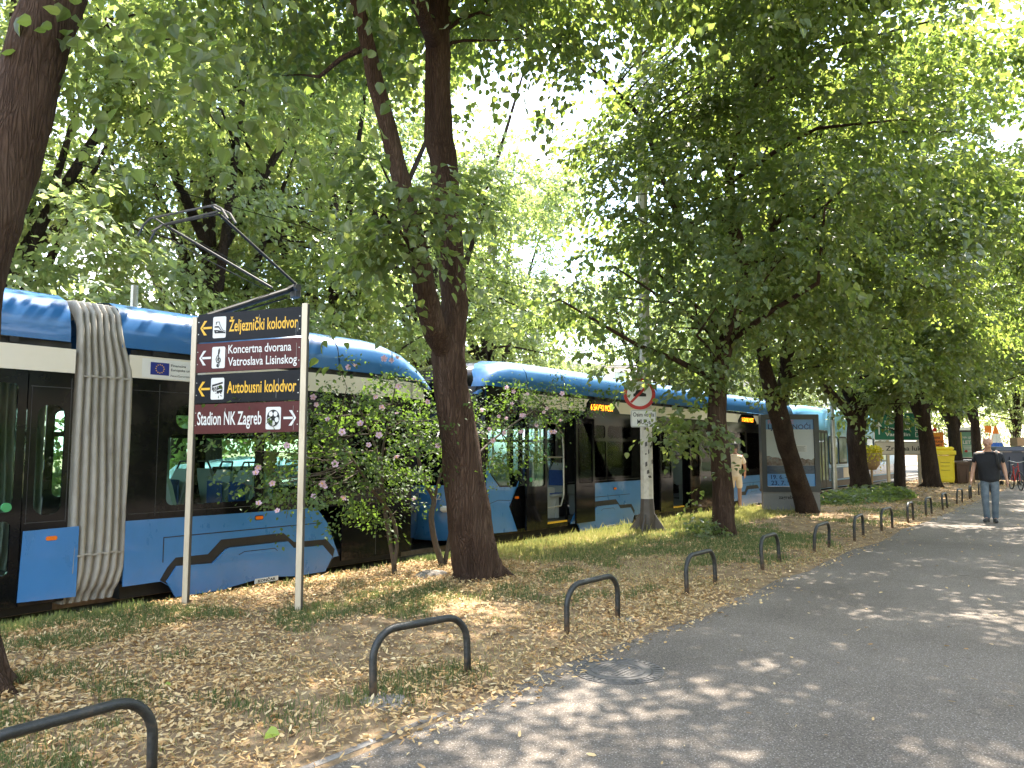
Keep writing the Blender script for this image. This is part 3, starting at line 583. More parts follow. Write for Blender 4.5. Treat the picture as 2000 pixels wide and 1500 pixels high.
# ------------------------------------------------------------------ flowering shrubs
def flower_mesh():
    g = G(); P = []
    for j in range(5):
        a = 2 * pi * j / 5; d = Vector((cos(a), sin(a), 0)); s_ = Vector((-sin(a), cos(a), 0))
        g.add([d * .004, d * .018 + s_ * .016 + Vector((0, 0, .012)), d * .036 + s_ * .014 + Vector((0, 0, .014)), d * .042 + Vector((0, 0, .018)), d * .036 - s_ * .014 + Vector((0, 0, .014)), d * .018 - s_ * .016 + Vector((0, 0, .012))], [(0, 1, 2, 3), (0, 3, 4, 5)])
    g.mi = 1; g.tube([(0, 0, 0), (0, 0, .028)], [.006, .004], 6)
    return g
def shrub(label, bases, blobs, flowers, seed):
    r = np.random.default_rng(seed); rng.seed(seed); b0 = bases[0][0][0]
    root = empty('flowering_shrub', (b0.x, b0.y, 0), label, 'shrub', 'rose of sharon shrubs beside the tram')
    g = G(); g.smooth = True; nodes = []
    for pts, rad in bases:
        P, Rr = smooth_path([Vector(p) for p in pts], list(rad), 3); g.tube(P, Rr, 10, True, .06, seed); nodes += P
    P, D, Ln = spray_cloud(blobs, r); D = norm(D + np.array([0, 0, .25]))
    NP = np.array([tuple(p) for p in nodes])
    for i in range(0, len(P), 4):
        j = int(np.argmin(np.linalg.norm(NP - P[i], axis=1) + .8 * np.maximum(0, NP[:, 2] - P[i][2]))); a = Vector(NP[j]); b = Vector(P[i])
        g.tube([a, a.lerp(b, .5) + Vector((0, 0, -.03)), b, b + Vector(D[i]) * .25], [.008, .006, .004, .002], 5)
    g.build('stem', TWIG, root, fixn=False)
    pos, ld, lnr, sz = spray_leaves(P, D, Ln * .55, 26, r, .052, droop=.15, width=.045)
    leaves('foliage', pos, ld, lnr, sz, LEAF_BUSH, root, RHOMB)
    proto = None
    for i, f in enumerate(flowers):
        if proto is None:
            proto = flower_mesh().build('flower', [PETAL, YEL], root); o = proto
            o.data.transform(Matrix.Translation(base_of(root)))
        else: o = proto.copy(); COL.objects.link(o); o.parent = root
        o.location = Vector(f) - base_of(root)
        o.rotation_euler = (-Vector(f) + Vector((0, 0, EYE))).to_track_quat('Z', 'Y').to_euler(); o.rotation_euler.x += r.normal(0, .5); o.rotation_euler.y += r.normal(0, .5)
        q_ = r.uniform(.6, .95); o.scale = (q_, q_, q_ * r.uniform(.8, 1.9))
def flw(pts, p): return [at(x, y, p + d - .22) for x, y, d in pts]
s1 = [([at(772, 1128, 6.72), at(766, 1080, 6.72), at(752, 1000, 6.75), at(740, 930, 6.8), at(735, 880, 6.9), at(715, 830, 6.95), at(690, 770, 7.0)], [.032, .028, .025, .02, .017, .012, .007]),
      ([at(770, 1110, 6.7), at(775, 1050, 6.65), at(762, 1000, 6.6), at(730, 960, 6.5), at(690, 900, 6.4), at(650, 850, 6.4)], [.025, .023, .02, .016, .012, .006]),
      ([at(752, 1000, 6.75), at(745, 900, 6.6), at(760, 820, 6.5), at(775, 740, 6.5)], [.02, .016, .012, .006])]
c = at(690, 850, 6.6)
shrub('pink flowering rose of sharon shrub behind the signpost, left of the thick trunk', s1,
      [(*at(690, 850, 6.6), .75, .5, .55, 88), (*at(625, 880, 6.45), .38, .4, .42, 40), (*at(760, 830, 6.6), .5, .45, .52, 42), (*at(575, 950, 6.3), .16, .2, .2, 8), (*at(720, 950, 6.6), .45, .35, .4, 26), (*at(725, 760, 6.6), .45, .35, .18, 20), (*at(730, 1040, 6.7), .25, .25, .25, 7)],
      flw([(750, 700, -.1), (765, 703, -.05), (775, 700, 0), (680, 717, -.2), (692, 716, -.2), (746, 794, -.5), (775, 808, -.5), (668, 844, -.6), (618, 790, -.3), (612, 776, -.3), (733, 774, -.5), (740, 850, -.5), (635, 950, -.5), (628, 943, -.5), (612, 970, -.5), (531, 943, -.4), (542, 998, -.4), (505, 985, -.4), (503, 912, -.3), (500, 925, -.3), (560, 870, -.4), (565, 822, -.2), (778, 754, -.4), (835, 785, -.5), (773, 890, -.5), (855, 870, -.6), (810, 975, -.4), (673, 970, -.5), (704, 828, -.5), (640, 820, -.5), (655, 905, -.6), (720, 870, -.6)], 6.6), 51)
s2 = [([at(866, 1110, 6.74), at(850, 1060, 6.75), at(842, 1010, 6.75), at(848, 975, 6.75), at(830, 940, 6.8), at(815, 880, 6.85), at(820, 800, 6.9)], [.042, .038, .036, .034, .028, .02, .008]),
      ([at(868, 1105, 6.74), at(878, 1050, 6.7), at(888, 1000, 6.7), at(905, 930, 6.7), at(940, 880, 6.75), at(1000, 830, 6.8), at(1060, 790, 6.8)], [.03, .026, .024, .022, .018, .013, .007]),
      ([at(848, 975, 6.75), at(868, 900, 6.6), at(900, 830, 6.5), at(940, 790, 6.5)], [.02, .016, .012, .006])]
shrub('pink flowering rose of sharon shrub behind and right of the thick trunk', s2,
      [(*at(850, 830, 6.8), .4, .4, .4, 16), (*at(960, 830, 6.8), .55, .45, .4, 46), (*at(1040, 790, 6.9), .55, .4, .22, 44), (*at(1010, 870, 6.8), .3, .25, .35, 18), (*at(960, 900, 6.8), .2, .2, .35, 14), (*at(1090, 800, 6.9), .3, .22, .15, 12)],
      flw([(990, 758, -.3), (1003, 764, -.3), (989, 817, -.4), (1019, 811, -.4), (1024, 812, -.4), (1016, 843, -.4), (1020, 843, -.4), (963, 861, -.5), (1076, 842, -.3), (1083, 844, -.3), (1094, 820, -.3), (1098, 769, -.3), (974, 813, -.3), (985, 845, -.4), (956, 838, -.4), (1062, 804, -.3), (1068, 797, -.3), (920, 870, -.4), (1000, 790, -.3), (1030, 770, -.2), (1048, 830, -.3), (940, 800, -.4)], 6.8), 52)
g = G(); c = at(1378, 1050, 5.3); 
P, D, Ln = spray_cloud([(c.x, c.y, .14, .32, .26, .14, 26)], NR)
pos, ld, lnr, sz = spray_leaves(P, norm(D + [0, 0, .4]), Ln * .3, 14, NR, .07, droop=.3, width=.04)
for i in range(12): g.tube([(c.x, c.y, 0), tuple(P[i])], [.006, .003], 5)
r_ = empty('sapling', (c.x, c.y, 0), 'bright green leafy sapling at the foot of the slim linden', 'plant'); g.build('stem', TWIG, r_); leaves('foliage', pos, ld, lnr, sz, LEAF, r_, HEART)

# ------------------------------------------------------------------ hoops along the path
def rusty(m):
    t = m.node_tree; lk = t.links.new; p = t.nodes['Principled BSDF']; tc = nn(t, 'ShaderNodeTexCoord'); sx = nn(t, 'ShaderNodeSeparateXYZ'); n = nn(t, 'ShaderNodeTexNoise'); n.inputs['Scale'].default_value = 22; n.inputs['Detail'].default_value = 6
    ma = nn(t, 'ShaderNodeMath', operation='MULTIPLY_ADD'); ma.inputs[1].default_value = .28; r = nn(t, 'ShaderNodeValToRGB'); r.color_ramp.elements[0].position = .17; r.color_ramp.elements[1].position = .24
    r.color_ramp.elements[0].color = (1, 1, 1, 1); r.color_ramp.elements[1].color = (0, 0, 0, 1); mx = nn(t, 'ShaderNodeMixRGB'); mx.inputs[2].default_value = (.13, .085, .055, 1); src = p.inputs['Base Color'].links[0].from_socket
    lk(tc.outputs['Object'], sx.inputs[0]); lk(tc.outputs['Object'], n.inputs['Vector']); lk(n.outputs[0], ma.inputs[0]); lk(sx.outputs[2], ma.inputs[2]); lk(ma.outputs[0], r.inputs[0]); lk(r.outputs[0], mx.inputs[0]); lk(src, mx.inputs[1]); lk(mx.outputs[0], p.inputs['Base Color'])
rusty(HOOP)
def hoop_geo(half=.375, h=.385, rc=.17, r=.0235):
    pts = [(-half, 0, -.05), (-half, 0, .12)]
    for i in range(9): a = pi - i * pi / 2 / 8; pts.append((-half + rc + rc * cos(a), 0, h - rc + rc * sin(a)))
    pts.append((0, 0, h))
    for i in range(9): a = pi / 2 - i * pi / 2 / 8; pts.append((half - rc + rc * cos(a), 0, h - rc + rc * sin(a)))
    pts += [(half, 0, .12), (half, 0, -.05)]
    g = G(); g.smooth = True; g.tube(pts, r, 14); return g
HP = [(1.42, 3.42), (3.55, 3.47), (5.6, 3.48), (7.75, 3.46), (9.85, 3.44), (11.85, 3.38), (13.7, 3.3), (15.7, 3.28), (17.75, 3.25), (19.8, 3.24), (22.0, 3.23), (24.6, 3.25), (27.0, 3.27), (29.3, 3.27), (31.6, 3.27), (34.0, 3.25)]
HL = ['dark bent steel hoop cut off by the lower left corner', 'dark bent steel hoop with one foot in a grey concrete patch', 'dark bent steel hoop just above the manhole cover', 'dark bent steel hoop opposite the thick forked trunk', 'fifth dark steel hoop from the lower left corner', 'sixth dark steel hoop, level with the slim linden by the mast']
ords = ['seventh', 'eighth', 'ninth', 'tenth', 'eleventh', 'twelfth', 'thirteenth', 'fourteenth', 'fifteenth', 'sixteenth']
hp = None
for i, (x, y) in enumerate(HP):
    if hp is None: hp = o = hoop_geo().build('barrier_hoop', HOOP)
    else: o = hp.copy(); COL.objects.link(o)
    a = rng.uniform(-.06, .06) - (.1 if i == 1 else 0)
    o.location = (x, y, strip_z(y)); o.rotation_euler = (rng.uniform(-.07, .07), rng.uniform(-.025, .025), a)
    tag(o, HL[i] if i < 6 else ords[i - 6] + ' dark steel hoop from the lower left, along the path edge', 'barrier', 'steel hoops along the path edge')
FOOTC = varied('weathered_concrete', [(.14, .12, .10), (.24, .205, .175), (.30, .265, .23)], 11, .95, .8, 45)
def lump(name, cx, cy, rx, ry, h, m, label, cat, seed):
    m = FOOTC
    g = G(); g.smooth = True; rng.seed(seed); rings = []
    for k in range(6):
        t = k / 5; q = math.sqrt(max(0, 1 - t ** 2.2)); z = strip_z(cy) - .02 + (h + .02) * t
        rings.append([(cx + rx * q * cos(a) * (1 + .12 * sin(3 * a + seed) + .07 * sin(7 * a + k) + rng.uniform(-.04, .04)), cy + ry * q * sin(a) * (1 + .1 * cos(2 * a) + .07 * sin(5 * a)), z + rng.uniform(-.006, .006)) for a in [2 * pi * j / 22 for j in range(22)]])
    g.loft(rings, True); return thing(g, name, m, (cx, cy, float(strip_z(cy))), label, cat)
lump('concrete_footing', 3.2, 3.44, .14, .21, .03, CONC, 'rough grey concrete patch at the foot of the steel hoop', 'concrete', 1)
lump('concrete_footing', 6.0, 3.4, .09, .15, .02, CONC, 'small concrete patch at the far foot of the hoop above the manhole', 'concrete', 2)
lump('stone', 6.5, 6.25, .24, .17, .07, CONC, 'flat pale stone at the foot of the thick forked trunk', 'stone', 3)
g = G(); rng.seed(4)
for x, y, a, s_ in ((2.42, 3.55, .4, .075), (2.75, 5.3, 1.2, .06), (4.4, 4.9, 2.2, .07), (2.9, 3.5, 2.9, .05)):
    pass
c = atz(518, 1452); x, y = c.x, c.y
o = leaves('green_leaf', np.array([[x, y, .05]]), np.array([[.3, -.9, .1]]), np.array([[-.5, -.35, .8]]), np.array([.085]), GREENLF); tag(o, 'large yellow green fallen leaf lying on the dry leaves near the path', 'leaf')
c = atz(463, 1437); o = leaves('yellow_leaf', np.array([[c.x, c.y, .045]]), np.array([[.6, .3, .3]]), np.array([[-.6, -.3, .7]]), np.array([.05]), LITTER); tag(o, 'pale yellow fallen leaf standing upright in the dry leaves', 'leaf')
c = atz(318, 1355); o = leaves('green_leaf', np.array([[c.x, c.y, .05]]), np.array([[.3, -.9, .1]]), np.array([[-.3, -.35, .8]]), np.array([.06]), GREENLF); tag(o, 'small yellow green fallen leaf lying in the grass left of the hoop', 'leaf')
# manhole cover
MH = (4.62, 2.68)
IRON = varied('cast_iron', [(.085, .076, .07), (.125, .112, .102), (.15, .135, .125)], 22, .7, .3, 80, metal=.15)
root = empty('manhole_cover', (MH[0], MH[1], .006), 'round iron manhole cover set in the asphalt path', 'manhole cover')
def annulus(g, r0, r1, z0, z1, n=48):
    rr = [[(MH[0] + r * cos(2 * pi * j / n), MH[1] + r * sin(2 * pi * j / n), z) for j in range(n)] for r, z in ((r1, z0), (r1, z1), (r0, z1), (r0, z0))]
    g.loft(rr)
g = G(); annulus(g, .235, .31, .002, .010)
for j in range(36):
    a = 2 * pi * j / 36; g.box((MH[0] + .272 * cos(a), MH[1] + .272 * sin(a), .012), (.05, .028, .006), a)
g.build('ring', IRON, root)
g = G(); annulus(g, .001, .228, .002, .011); annulus(g, .165, .185, .011, .015)
for i in range(-5, 6):
    for j in range(-5, 6):
        if math.hypot(i, j) * .03 < .15: g.box((MH[0] + i * .03, MH[1] + j * .03, .0125), (.018, .018, .005), .78)
g.build('lid', IRON, root)

# ------------------------------------------------------------------ signpost
PL, PR = atz(362, 1186), atz(583, 1204); u = (PR - PL); u.z = 0; WD = u.length; un = u.normalized()
sf = frame_of((PL.x, PL.y, 0), un)
sign = empty('signpost', (PL.x, PL.y, 0), 'direction signpost with four black and maroon panels between two posts', 'signpost')
for q, h in ((0, 2.80), (WD, 2.86)):
    g = G(); g.plate(rrect(q - .029, -.05, q + .029, h, .004, 1), [], sf, -.016, .018); p_ = g.build('post', POST, sign)
    g = G(); g.plate([(q - .036, -.05), (q - .0295, -.05), (q - .0295, h - .01), (q - .036, h - .01)], [], sf, -.012, .012); g.plate([(q + .0295, -.05), (q + .036, -.05), (q + .036, h - .01), (q + .0295, h - .01)], [], sf, -.012, .012); g.build('groove', POSTD, p_)
x0, x1 = .038, WD - .038; PWD = x1 - x0
def arrow(g, x, y, s_, dirn):
    h = s_ * .62
    poly_on(g, [(x - dirn * s_ * .28, y - .011), (x + dirn * s_ * .62, y - .011), (x + dirn * s_ * .62, y + .011), (x - dirn * s_ * .28, y + .011)][::dirn], sf, PF + .0025)
    for sg in (1, -1):
        poly_on(g, [(x - dirn * s_ * .58, y), (x - dirn * s_ * .58 + dirn * .022, y + sg * .0), (x + dirn * s_ * .12, y + sg * (h - .0)), (x + dirn * s_ * .12 - dirn * .034, y + sg * h)][::dirn * sg], sf, PF + .003)
PF = .012; LBGS = varied('scratch_grey', [(.30, .29, .27), (.42, .41, .39)], 8, .7)
def ball(g, cx, cy, r, w):
    poly_on(g, circ(cx, cy, r, r, 28), sf, w)
def clef(cx, cy, s_):
    pts = [(-.05, -.78), (-.16, -.86), (-.2, -.72), (-.06, -.62), (.1, -.7), (.1, -.9)]
    return None
rows = [(2.545, 2.82, SIGNK, YEL, 'Željeznički kolodvor', None, -1, 'black panel pointing left to the railway station'), (2.245, 2.53, SIGNR, WHITE, 'Koncertna dvorana', 'Vatroslava Lisinskog', -1, 'maroon panel pointing left to the concert hall'),
        (1.945, 2.225, SIGNK, YEL, 'Autobusni kolodvor', None, -1, 'black panel pointing left to the coach station'), (1.65, 1.935, SIGNR, WHITE, 'Stadion NK Zagreb', None, 1, 'maroon panel pointing right to the stadium')]
for ri, (z0, z1, pm, tm, t1, t2, dr, lab) in enumerate(rows):
    sl = .028; zc = (z0 + z1) / 2
    g = G(); g.plate([(x0, z0), (x1, z0 + sl * .5), (x1, z1 + sl * .5), (x0, z1)], [], sf, -.012, PF); pn = g.build('panel', pm, sign); pn['label'] = lab
    T = lambda xx: x0 + PWD * xx
    g = G()
    if t2:
        text_on(g, t1, sf, T(.315), zc + .035, .082, PWD * .60, .012, PF + .002); text_on(g, t2, sf, T(.315), zc - .085, .082, PWD * .655, .012, PF + .002)
    elif dr < 0: text_on(g, t1, sf, T(.315), zc - .045, .112, PWD * .655, .014, PF + .002)
    else: text_on(g, t1, sf, T(.03), zc - .055, .125, PWD * .625, .014, PF + .002)
    g.build('lettering', tm, pn)
    rng.seed(40 + ri)
    for k in range(3):
        g = G()
        sx_, ln = T(rng.choice((.955, .62, .30, .97, .8))) + rng.uniform(-.02, .02), rng.uniform(.04, .16); zt = zc + rng.uniform(-.02, .12); wv = rng.uniform(.001, .0025)
        poly_on(g, [(sx_ - wv, zt - ln), (sx_ + wv * .6, zt - ln * .9), (sx_ + wv, zt), (sx_ - wv * .7, zt - .004)], sf, PF + .0035); g.build('paint_scratch', LBGS, pn)
    g = G()
    for bx_ in (.012, .988):
        for bz in (.06, -.06): poly_on(g, circ(T(bx_), zc + bz, .006, .006, 10), sf, PF + .003)
    g.build('bolt', STEEL, pn)
    g = G(); arrow(g, T(.085) if dr < 0 else T(.92), zc, .115, -1 if dr > 0 else 1); g.build('arrow', tm, pn)
    g = G(); a0, a1 = (T(.155), T(.285)) if dr < 0 else (T(.695), T(.835))
    poly_on(g, rrect(a0, zc - .105, a1, zc + .105, .016), sf, PF + .002); pc = g.build('pictogram', WHITE, pn)
    cx = (a0 + a1) / 2; hw = (a1 - a0) / 2; g = G(); W3 = PF + .004
    def pp(pts): poly_on(g, [(cx + a * hw, zc + b * .105) for a, b in pts], sf, W3)
    def st(pts, wd): 
        for q in stroke([(cx + a * hw, zc + b * .105) for a, b in pts], wd): poly_on(g, q, sf, W3)
    if ri == 0:
        pp([(-.75, -.02), (-.72, .12), (-.1, .12), (.25, -.2), (.62, -.44), (.9, -.48), (.9, -.42), (.62, -.36), (.3, -.08), (.0, .22), (-.7, .22), (-.72, .26), (.02, .26), (.3, -.02), (.3, -.12), (-.05, .02)][:6] + [(.1, -.22), (-.1, -.02)])
        st([(-.5, .26), (-.42, .5), (0, .5), (.06, .26), (.5, -.26), (.9, -.4)], .006); st([(-.75, -.3), (-.4, -.3), (.1, -.36), (.9, -.54)], .012); pp([(-.72, -.5), (-.72, -.34), (-.5, -.34), (-.45, -.42), (-.2, -.42), (-.1, -.34), (.1, -.42), (.8, -.5), (.8, -.56), (-.6, -.56)]); st([(-.5, .5), (-.5, .26)], .005)
    elif ri == 1:
        st([(.02, -.86), (-.16, -.78), (-.1, -.62)], .016); st([(.02, -.86), (.14, -.72), (.1, -.3), (-.02, .3), (.0, .62), (.1, .8), (.16, .62), (.08, .36), (-.2, .1), (-.34, -.16), (-.24, -.42), (.04, -.5), (.3, -.38), (.32, -.16), (.12, -.04), (-.08, -.12), (-.08, -.3)], .009)
        poly_on(g, circ(cx - .12 * hw, zc - .71 * .105, .009), sf, W3)
    elif ri == 2:
        pp([(-.8, .36), (.8, .62), (.8, .46), (-.8, .18)]); st([(-.78, .2), (-.78, -.12), (-.1, -.02)], .006)
        for k in range(5): pp([(-.72 + k * .3, .1 + .045 * k), (-.52 + k * .3, .13 + .045 * k), (-.52 + k * .3, -.02 + .045 * k), (-.72 + k * .3, -.06 + .045 * k)])
        pp([(-.1, .02), (.75, .2), (.75, .04), (-.1, -.14)]); st([(-.06, -.14), (-.02, -.4), (.72, -.3), (.74, .1)], .008); pp([(0, -.22), (.7, -.1), (.7, -.3), (0, -.38)])
        for k in (-.55, -.3, .15, .55): poly_on(g, circ(cx + k * hw, zc - (.2 if k < 0 else .42) * .105, .0075), sf, W3)
        st([(-.3, -.42), (-.1, -.46)], .004); st([(.45, -.62), (.75, -.7)], .006)
    else:
        r = .072; poly_on(g, circ(cx, zc, r * .98, r * 1.1, 32), sf, W3); 
        g2 = G()
        for k in range(5):
            a = pi / 2 + 2 * pi * k / 5 + pi / 5; px_, pz_ = cx + cos(a) * r * .60, zc + sin(a) * r * .66
            poly_on(g2, circ(px_, pz_, r * .335, r * .37, 6, a, a + 2 * pi), sf, W3 + .0015)
        for k in range(5):
            a = pi / 2 + 2 * pi * k / 5
        g2.build('ball_panels', WHITE, pc)
    g.build('symbol', BLK, pc)

# ------------------------------------------------------------------ trams
YS, YF, YC = 8.0, 10.3, 9.15
def nearf(u_, v_, w_): return Vector((u_, YS - w_, v_))
def farf(u_, v_, w_): return Vector((u_, YF + w_, v_))
ROOF = [(8.005, 2.56), (8.015, 2.70), (8.05, 2.86), (8.14, 2.98), (8.36, 3.07), (8.7, 3.11), (9.15, 3.12)]
ROOF = ROOF + [(2 * YC - a, b) for a, b in ROOF[-2::-1]]
def roof_loft(secs):
    g = G(); g.smooth = True
    g.loft([[(x, YC + (a - YC) * ky, 2.56 + (b - 2.56) * kz + dz) for a, b in ROOF] for x, kz, ky, dz in secs], closed=False)
    g.smooth = False; return g
def window_glass(par, rects, m=GLASS, f=nearf, w0=-.022):
    for r in rects:
        g = G(); g.plate(rrect(r[0] - .015, r[1] - .015, r[2] + .015, r[3] + .015, .04), [], f, w0, w0 + .008); g.build('window', m, par)
def cover_set(par, dx, mirror=None):
    X = (lambda a: a + dx) if mirror is None else (lambda a: mirror - a)
    ch = [(4.184, .114), (4.263, .242), (4.352, .333), (4.729, .331), (4.885, .476), (5.717, .48), (5.878, .355), (6.375, .345), (6.514, .202), (6.45, .0), (4.36, .0)]
    cv = [(4.25, .093), (4.356, .244), (4.776, .226), (4.934, .363), (4.993, .378), (5.772, .375), (5.862, .283), (6.301, .275), (6.458, .116), (6.347, -.06), (5.889, -.06), (5.60, -.03), (5.35, -.03), (5.0, -.07), (4.934, -.085), (4.355, -.085)]
    g = G(); g.plate([(X(a), b) for a, b in ch], [], nearf, .002, .006); g.build('bogie_recess', MBLACK, par)
    g = G(); g.plate([(X(a), b) for a, b in cv], [], nearf, .0065, .03)
    cvo = g.build('bogie_cover', BLUE, par)
    g = G(); 
    for q in stroke([(X(5.10), .285), (X(5.17), .315), (X(5.58), .312), (X(5.62), .28)], .008): g.plate(q, [], nearf, .0302, .031)
    for q in stroke([(X(4.21), .3), (X(4.21), .56), (X(6.3), .56)], .01): g.plate(q, [], nearf, .0035, .0045)
    g.build('groove', MBLACK, cvo)
    g = G(); g.plate([(X(5.32), -.075), (X(5.64), -.075), (X(5.64), -.02), (X(5.32), -.02)], [], nearf, .02, .034); pl = g.build('maker_plate', WHITE, cvo)
    g = G(); a = min(X(5.36), X(5.60)); text_on(g, 'KONČAR', nearf, a, -.064, .03, .24, .03, .036); g.build('lettering', BLK, pl)
    bo = G()
    for wx in (4.55, 6.1):
        for yy in (8.6, 9.7): bo.tube([(X(wx), yy - .06, .16), (X(wx), yy + .06, .16)], .28, 20)
        bo.tube([(X(wx), 8.6, .16), (X(wx), 9.7, .16)], .05, 8)
    bo.box((X(5.32), YC, .22), (2.2, 1.0, .16)); bo.build('bogie', MBLACK, par)
def far_wall(par, x0, x1):
    n = max(1, int((x1 - x0) / 1.5)); st = (x1 - x0) / n; hs = []
    for i in range(n): hs.append((x0 + st * i + .1, .92, x0 + st * (i + 1) - .1, 1.98))
    g = G(); g.plate([(x0, .08), (x1, .08), (x1, 2.5), (x0, 2.5)], [rrect(*h, .07) for h in hs], farf, -.03, 0); g.build('far_wall', BLACK, par)
    window_glass(par, hs, GLASS, farf)
    g = G()
    for h in hs: g.plate([(h[0] - .02, 1.66), (h[2] + .02, 1.66), (h[2] + .02, 1.72), (h[0] - .02, 1.72)], [], farf, -.04, -.012)
    g.build('window_bar', MBLACK, par)
def deck(par, x0, x1):
    g = G(); g.box(((x0 + x1) / 2, YC, .16), (x1 - x0, 2.2, .06)); g.build('floor', DGREY, par)
    g = G(); g.box(((x0 + x1) / 2, YC, 2.44), (x1 - x0, 2.2, .05)); g.build('ceiling', GREY, par)
    g = G(); g.box(((x0 + x1) / 2, YC, .02), (x1 - x0, 1.9, .16)); g.build('underframe', MBLACK, par); g = G(); g.box(((x0 + x1) / 2, 8.12, 2.525), (x1 - x0, .12, .07))
    for i in range(int((x1 - x0) / .45)): g.box((x0 + .25 + i * .45, 8.05, 2.53), (rng.uniform(.05, .2), .08, .05))
    g.build('roof_equipment', MBLACK, par)
def band(par, x0, x1):
    g = G(); g.plate([(x0, 2.252), (x1, 2.252), (x1, 2.49), (x0, 2.49)], [], nearf, -.03, .004); o = g.build('upper_band', CREAM, par); return o
def wall(par, x0, x1, holes, z0=.78, z1=2.25, seams=(), gl=GLASS, m=BLACK):
    g = G(); g.plate([(x0, z0), (x1, z0), (x1, z1), (x0, z1)], [rrect(*h[:4], h[4] if len(h) > 4 else .05) for h in holes], nearf, -.03, 0); o = g.build('window_band', m, par)
    if seams:
        g = G()
        for s_ in seams: g.plate(s_, [], nearf, .0005, .002)
        g.build('seam', DGREY, o)
    window_glass(par, [h[:4] for h in holes], gl)
def bellows(par, x0, x1):
    n = 7; per = [(8.02, .0), (7.995, .3), (7.99, 1.2), (7.99, 2.2), (8.0, 2.7), (8.06, 2.9), (8.2, 3.02), (8.6, 3.06), (9.15, 3.07)]
    per = per + [(2 * YC - a, b) for a, b in per[-2::-1]]
    fine = []
    for i in range(len(per) - 1):
        for j in range(4):
            t = j / 4; fine.append((per[i][0] * (1 - t) + per[i + 1][0] * t, per[i][1] * (1 - t) + per[i + 1][1] * t))
    fine.append(per[-1]); rings = []; N = n * 8
    for k in range(N + 1):
        t = k / N; ph = abs(sin(pi * n * t)) ** .45; ring = []
        for i, (y, z) in enumerate(fine):
            dy, dz = y - YC, z - 1.5; ln = math.hypot(dy / 1.16, dz / 1.56) or 1
            dep = -.085 * (1 - ph) + .008 * sin(z * 3 + t * 9) * (1 if z < 2.6 else 0)
            low = max(0, .35 - z) / .35
            xx = x0 + (x1 - x0) * t + .05 * sin(2.2 * z) * (1 - abs(2 * t - 1)) * .4 - low * .07 * (.6 + t * .5) - t * .12 * max(0, min(1, (z - 2.3) / .4))
            if z < .12: dep -= .05
            ring.append((xx, y + (dep * (1 if y > YC else -1) * 1.0 if abs(dy) > .85 else 0), z + (dep if z > 2.8 else 0)))
        rings.append(ring)
    g = G(); g.smooth = True; g.loft(rings, closed=False); bl = g.build('bellows', BELL, par, fixn=False)
    for z in (2.23, .46):
        g = G()
        for i in range(n):
            xa = x0 + .05 + (x1 - x0 - .12) * (i + .5) / n + (.02 if z < 1 else 0); g.box((xa, 7.988, z + .008 * (i % 2)), ((x1 - x0 - .12) / n * 1.01, .006, .016))
        g.build('stitching', BELL, bl)
def seat(par, x, y, face, m=SEATB, back=GREY):
    g = G(); d = face
    rings = []
    for z, off, hw in ((.62, .0, .21), (.8, -.03, .22), (1.1, -.10, .20), (1.24, -.14, .15)):
        rings.append([(x + d * (off - .03), y - hw, z), (x + d * (off - .03), y + hw, z), (x + d * (off + .02), y + hw, z), (x + d * (off + .02), y - hw, z)])
    g.loft(rings, True); g.box((x + d * .22, y, .62), (.42, .42, .07), 0, .03); g.box((x + d * .18, y, .40), (.1, .3, .42))
    s_ = g.build('seat', back, par)
    g = G(); g.box((x + d * .0, y, .95), (.012, .34, .3)); g.box((x + d * .23, y, .66), (.36, .36, .02)); 
    g.build('upholstery', m, s_)
    g = G(); g.tube([(x - d * .13, y - .15, 1.22), (x - d * .17, y - .12, 1.34), (x - d * .17, y + .12, 1.34), (x - d * .13, y + .15, 1.22)], .013, 6); g.build('handle', MBLACK, s_)
def marker(par, x, z):
    g = G(); g.plate(rrect(x - .05, z - .02, x + .05, z + .02, .018), [], nearf, .004, .016); mk = g.build('side_marker', AMB, par)
    g = G(); g.plate(rrect(x - .058, z - .028, x + .058, z + .028, .02), [], nearf, .0042, .008); g.build('bezel', MBLACK, mk)
def pole(par, x, y): g = G(); g.tube([(x, y, .2), (x, y, 2.42)], .018, 8); g.build('handrail', STEEL, par)

# --- the tram in front
t1 = empty('tram', (4.0, YC, -.15), 'blue and cream articulated tram nearest the camera, grey bellows behind the signpost', 'tram', 'blue and cream trams queued on the track')
for x0_, x1_ in ((.2, 3.22), (3.86, 7.9)): deck(t1, x0_, x1_); far_wall(t1, x0_, x1_)
bellows(t1, 3.27, 3.83)
g = roof_loft([(.2, 1, 1, 0), (3.19, 1, 1, 0)]); g.build('roof_cover', BLUE2, t1)
g = roof_loft([(3.69, 1, 1, 0), (6.53, 1, 1, 0)]); g.build('roof_cover', BLUE2, t1)
g = roof_loft([(6.55, 1, 1, 0), (7.2, 1, 1, 0), (7.5, .95, 1, 0), (7.8, .80, .99, -.01), (8.05, .55, .975, -.03), (8.25, .28, .955, -.08), (8.4, .06, .93, -.16)]); g.build('roof_cover', BLUE2, t1)
band(t1, .2, 3.24)
b_ = band(t1, 3.77, 7.75)
g = G(); g.loft([[(7.75, 7.998, 2.252), (7.75, 7.998, 2.49)], [(8.05, 8.05, 2.25), (8.05, 8.05, 2.48)], [(8.25, 8.13, 2.24), (8.25, 8.13, 2.40)], [(8.4, 8.26, 2.22), (8.4, 8.26, 2.34)]], closed=False); g.build('upper_band', CREAM, t1)
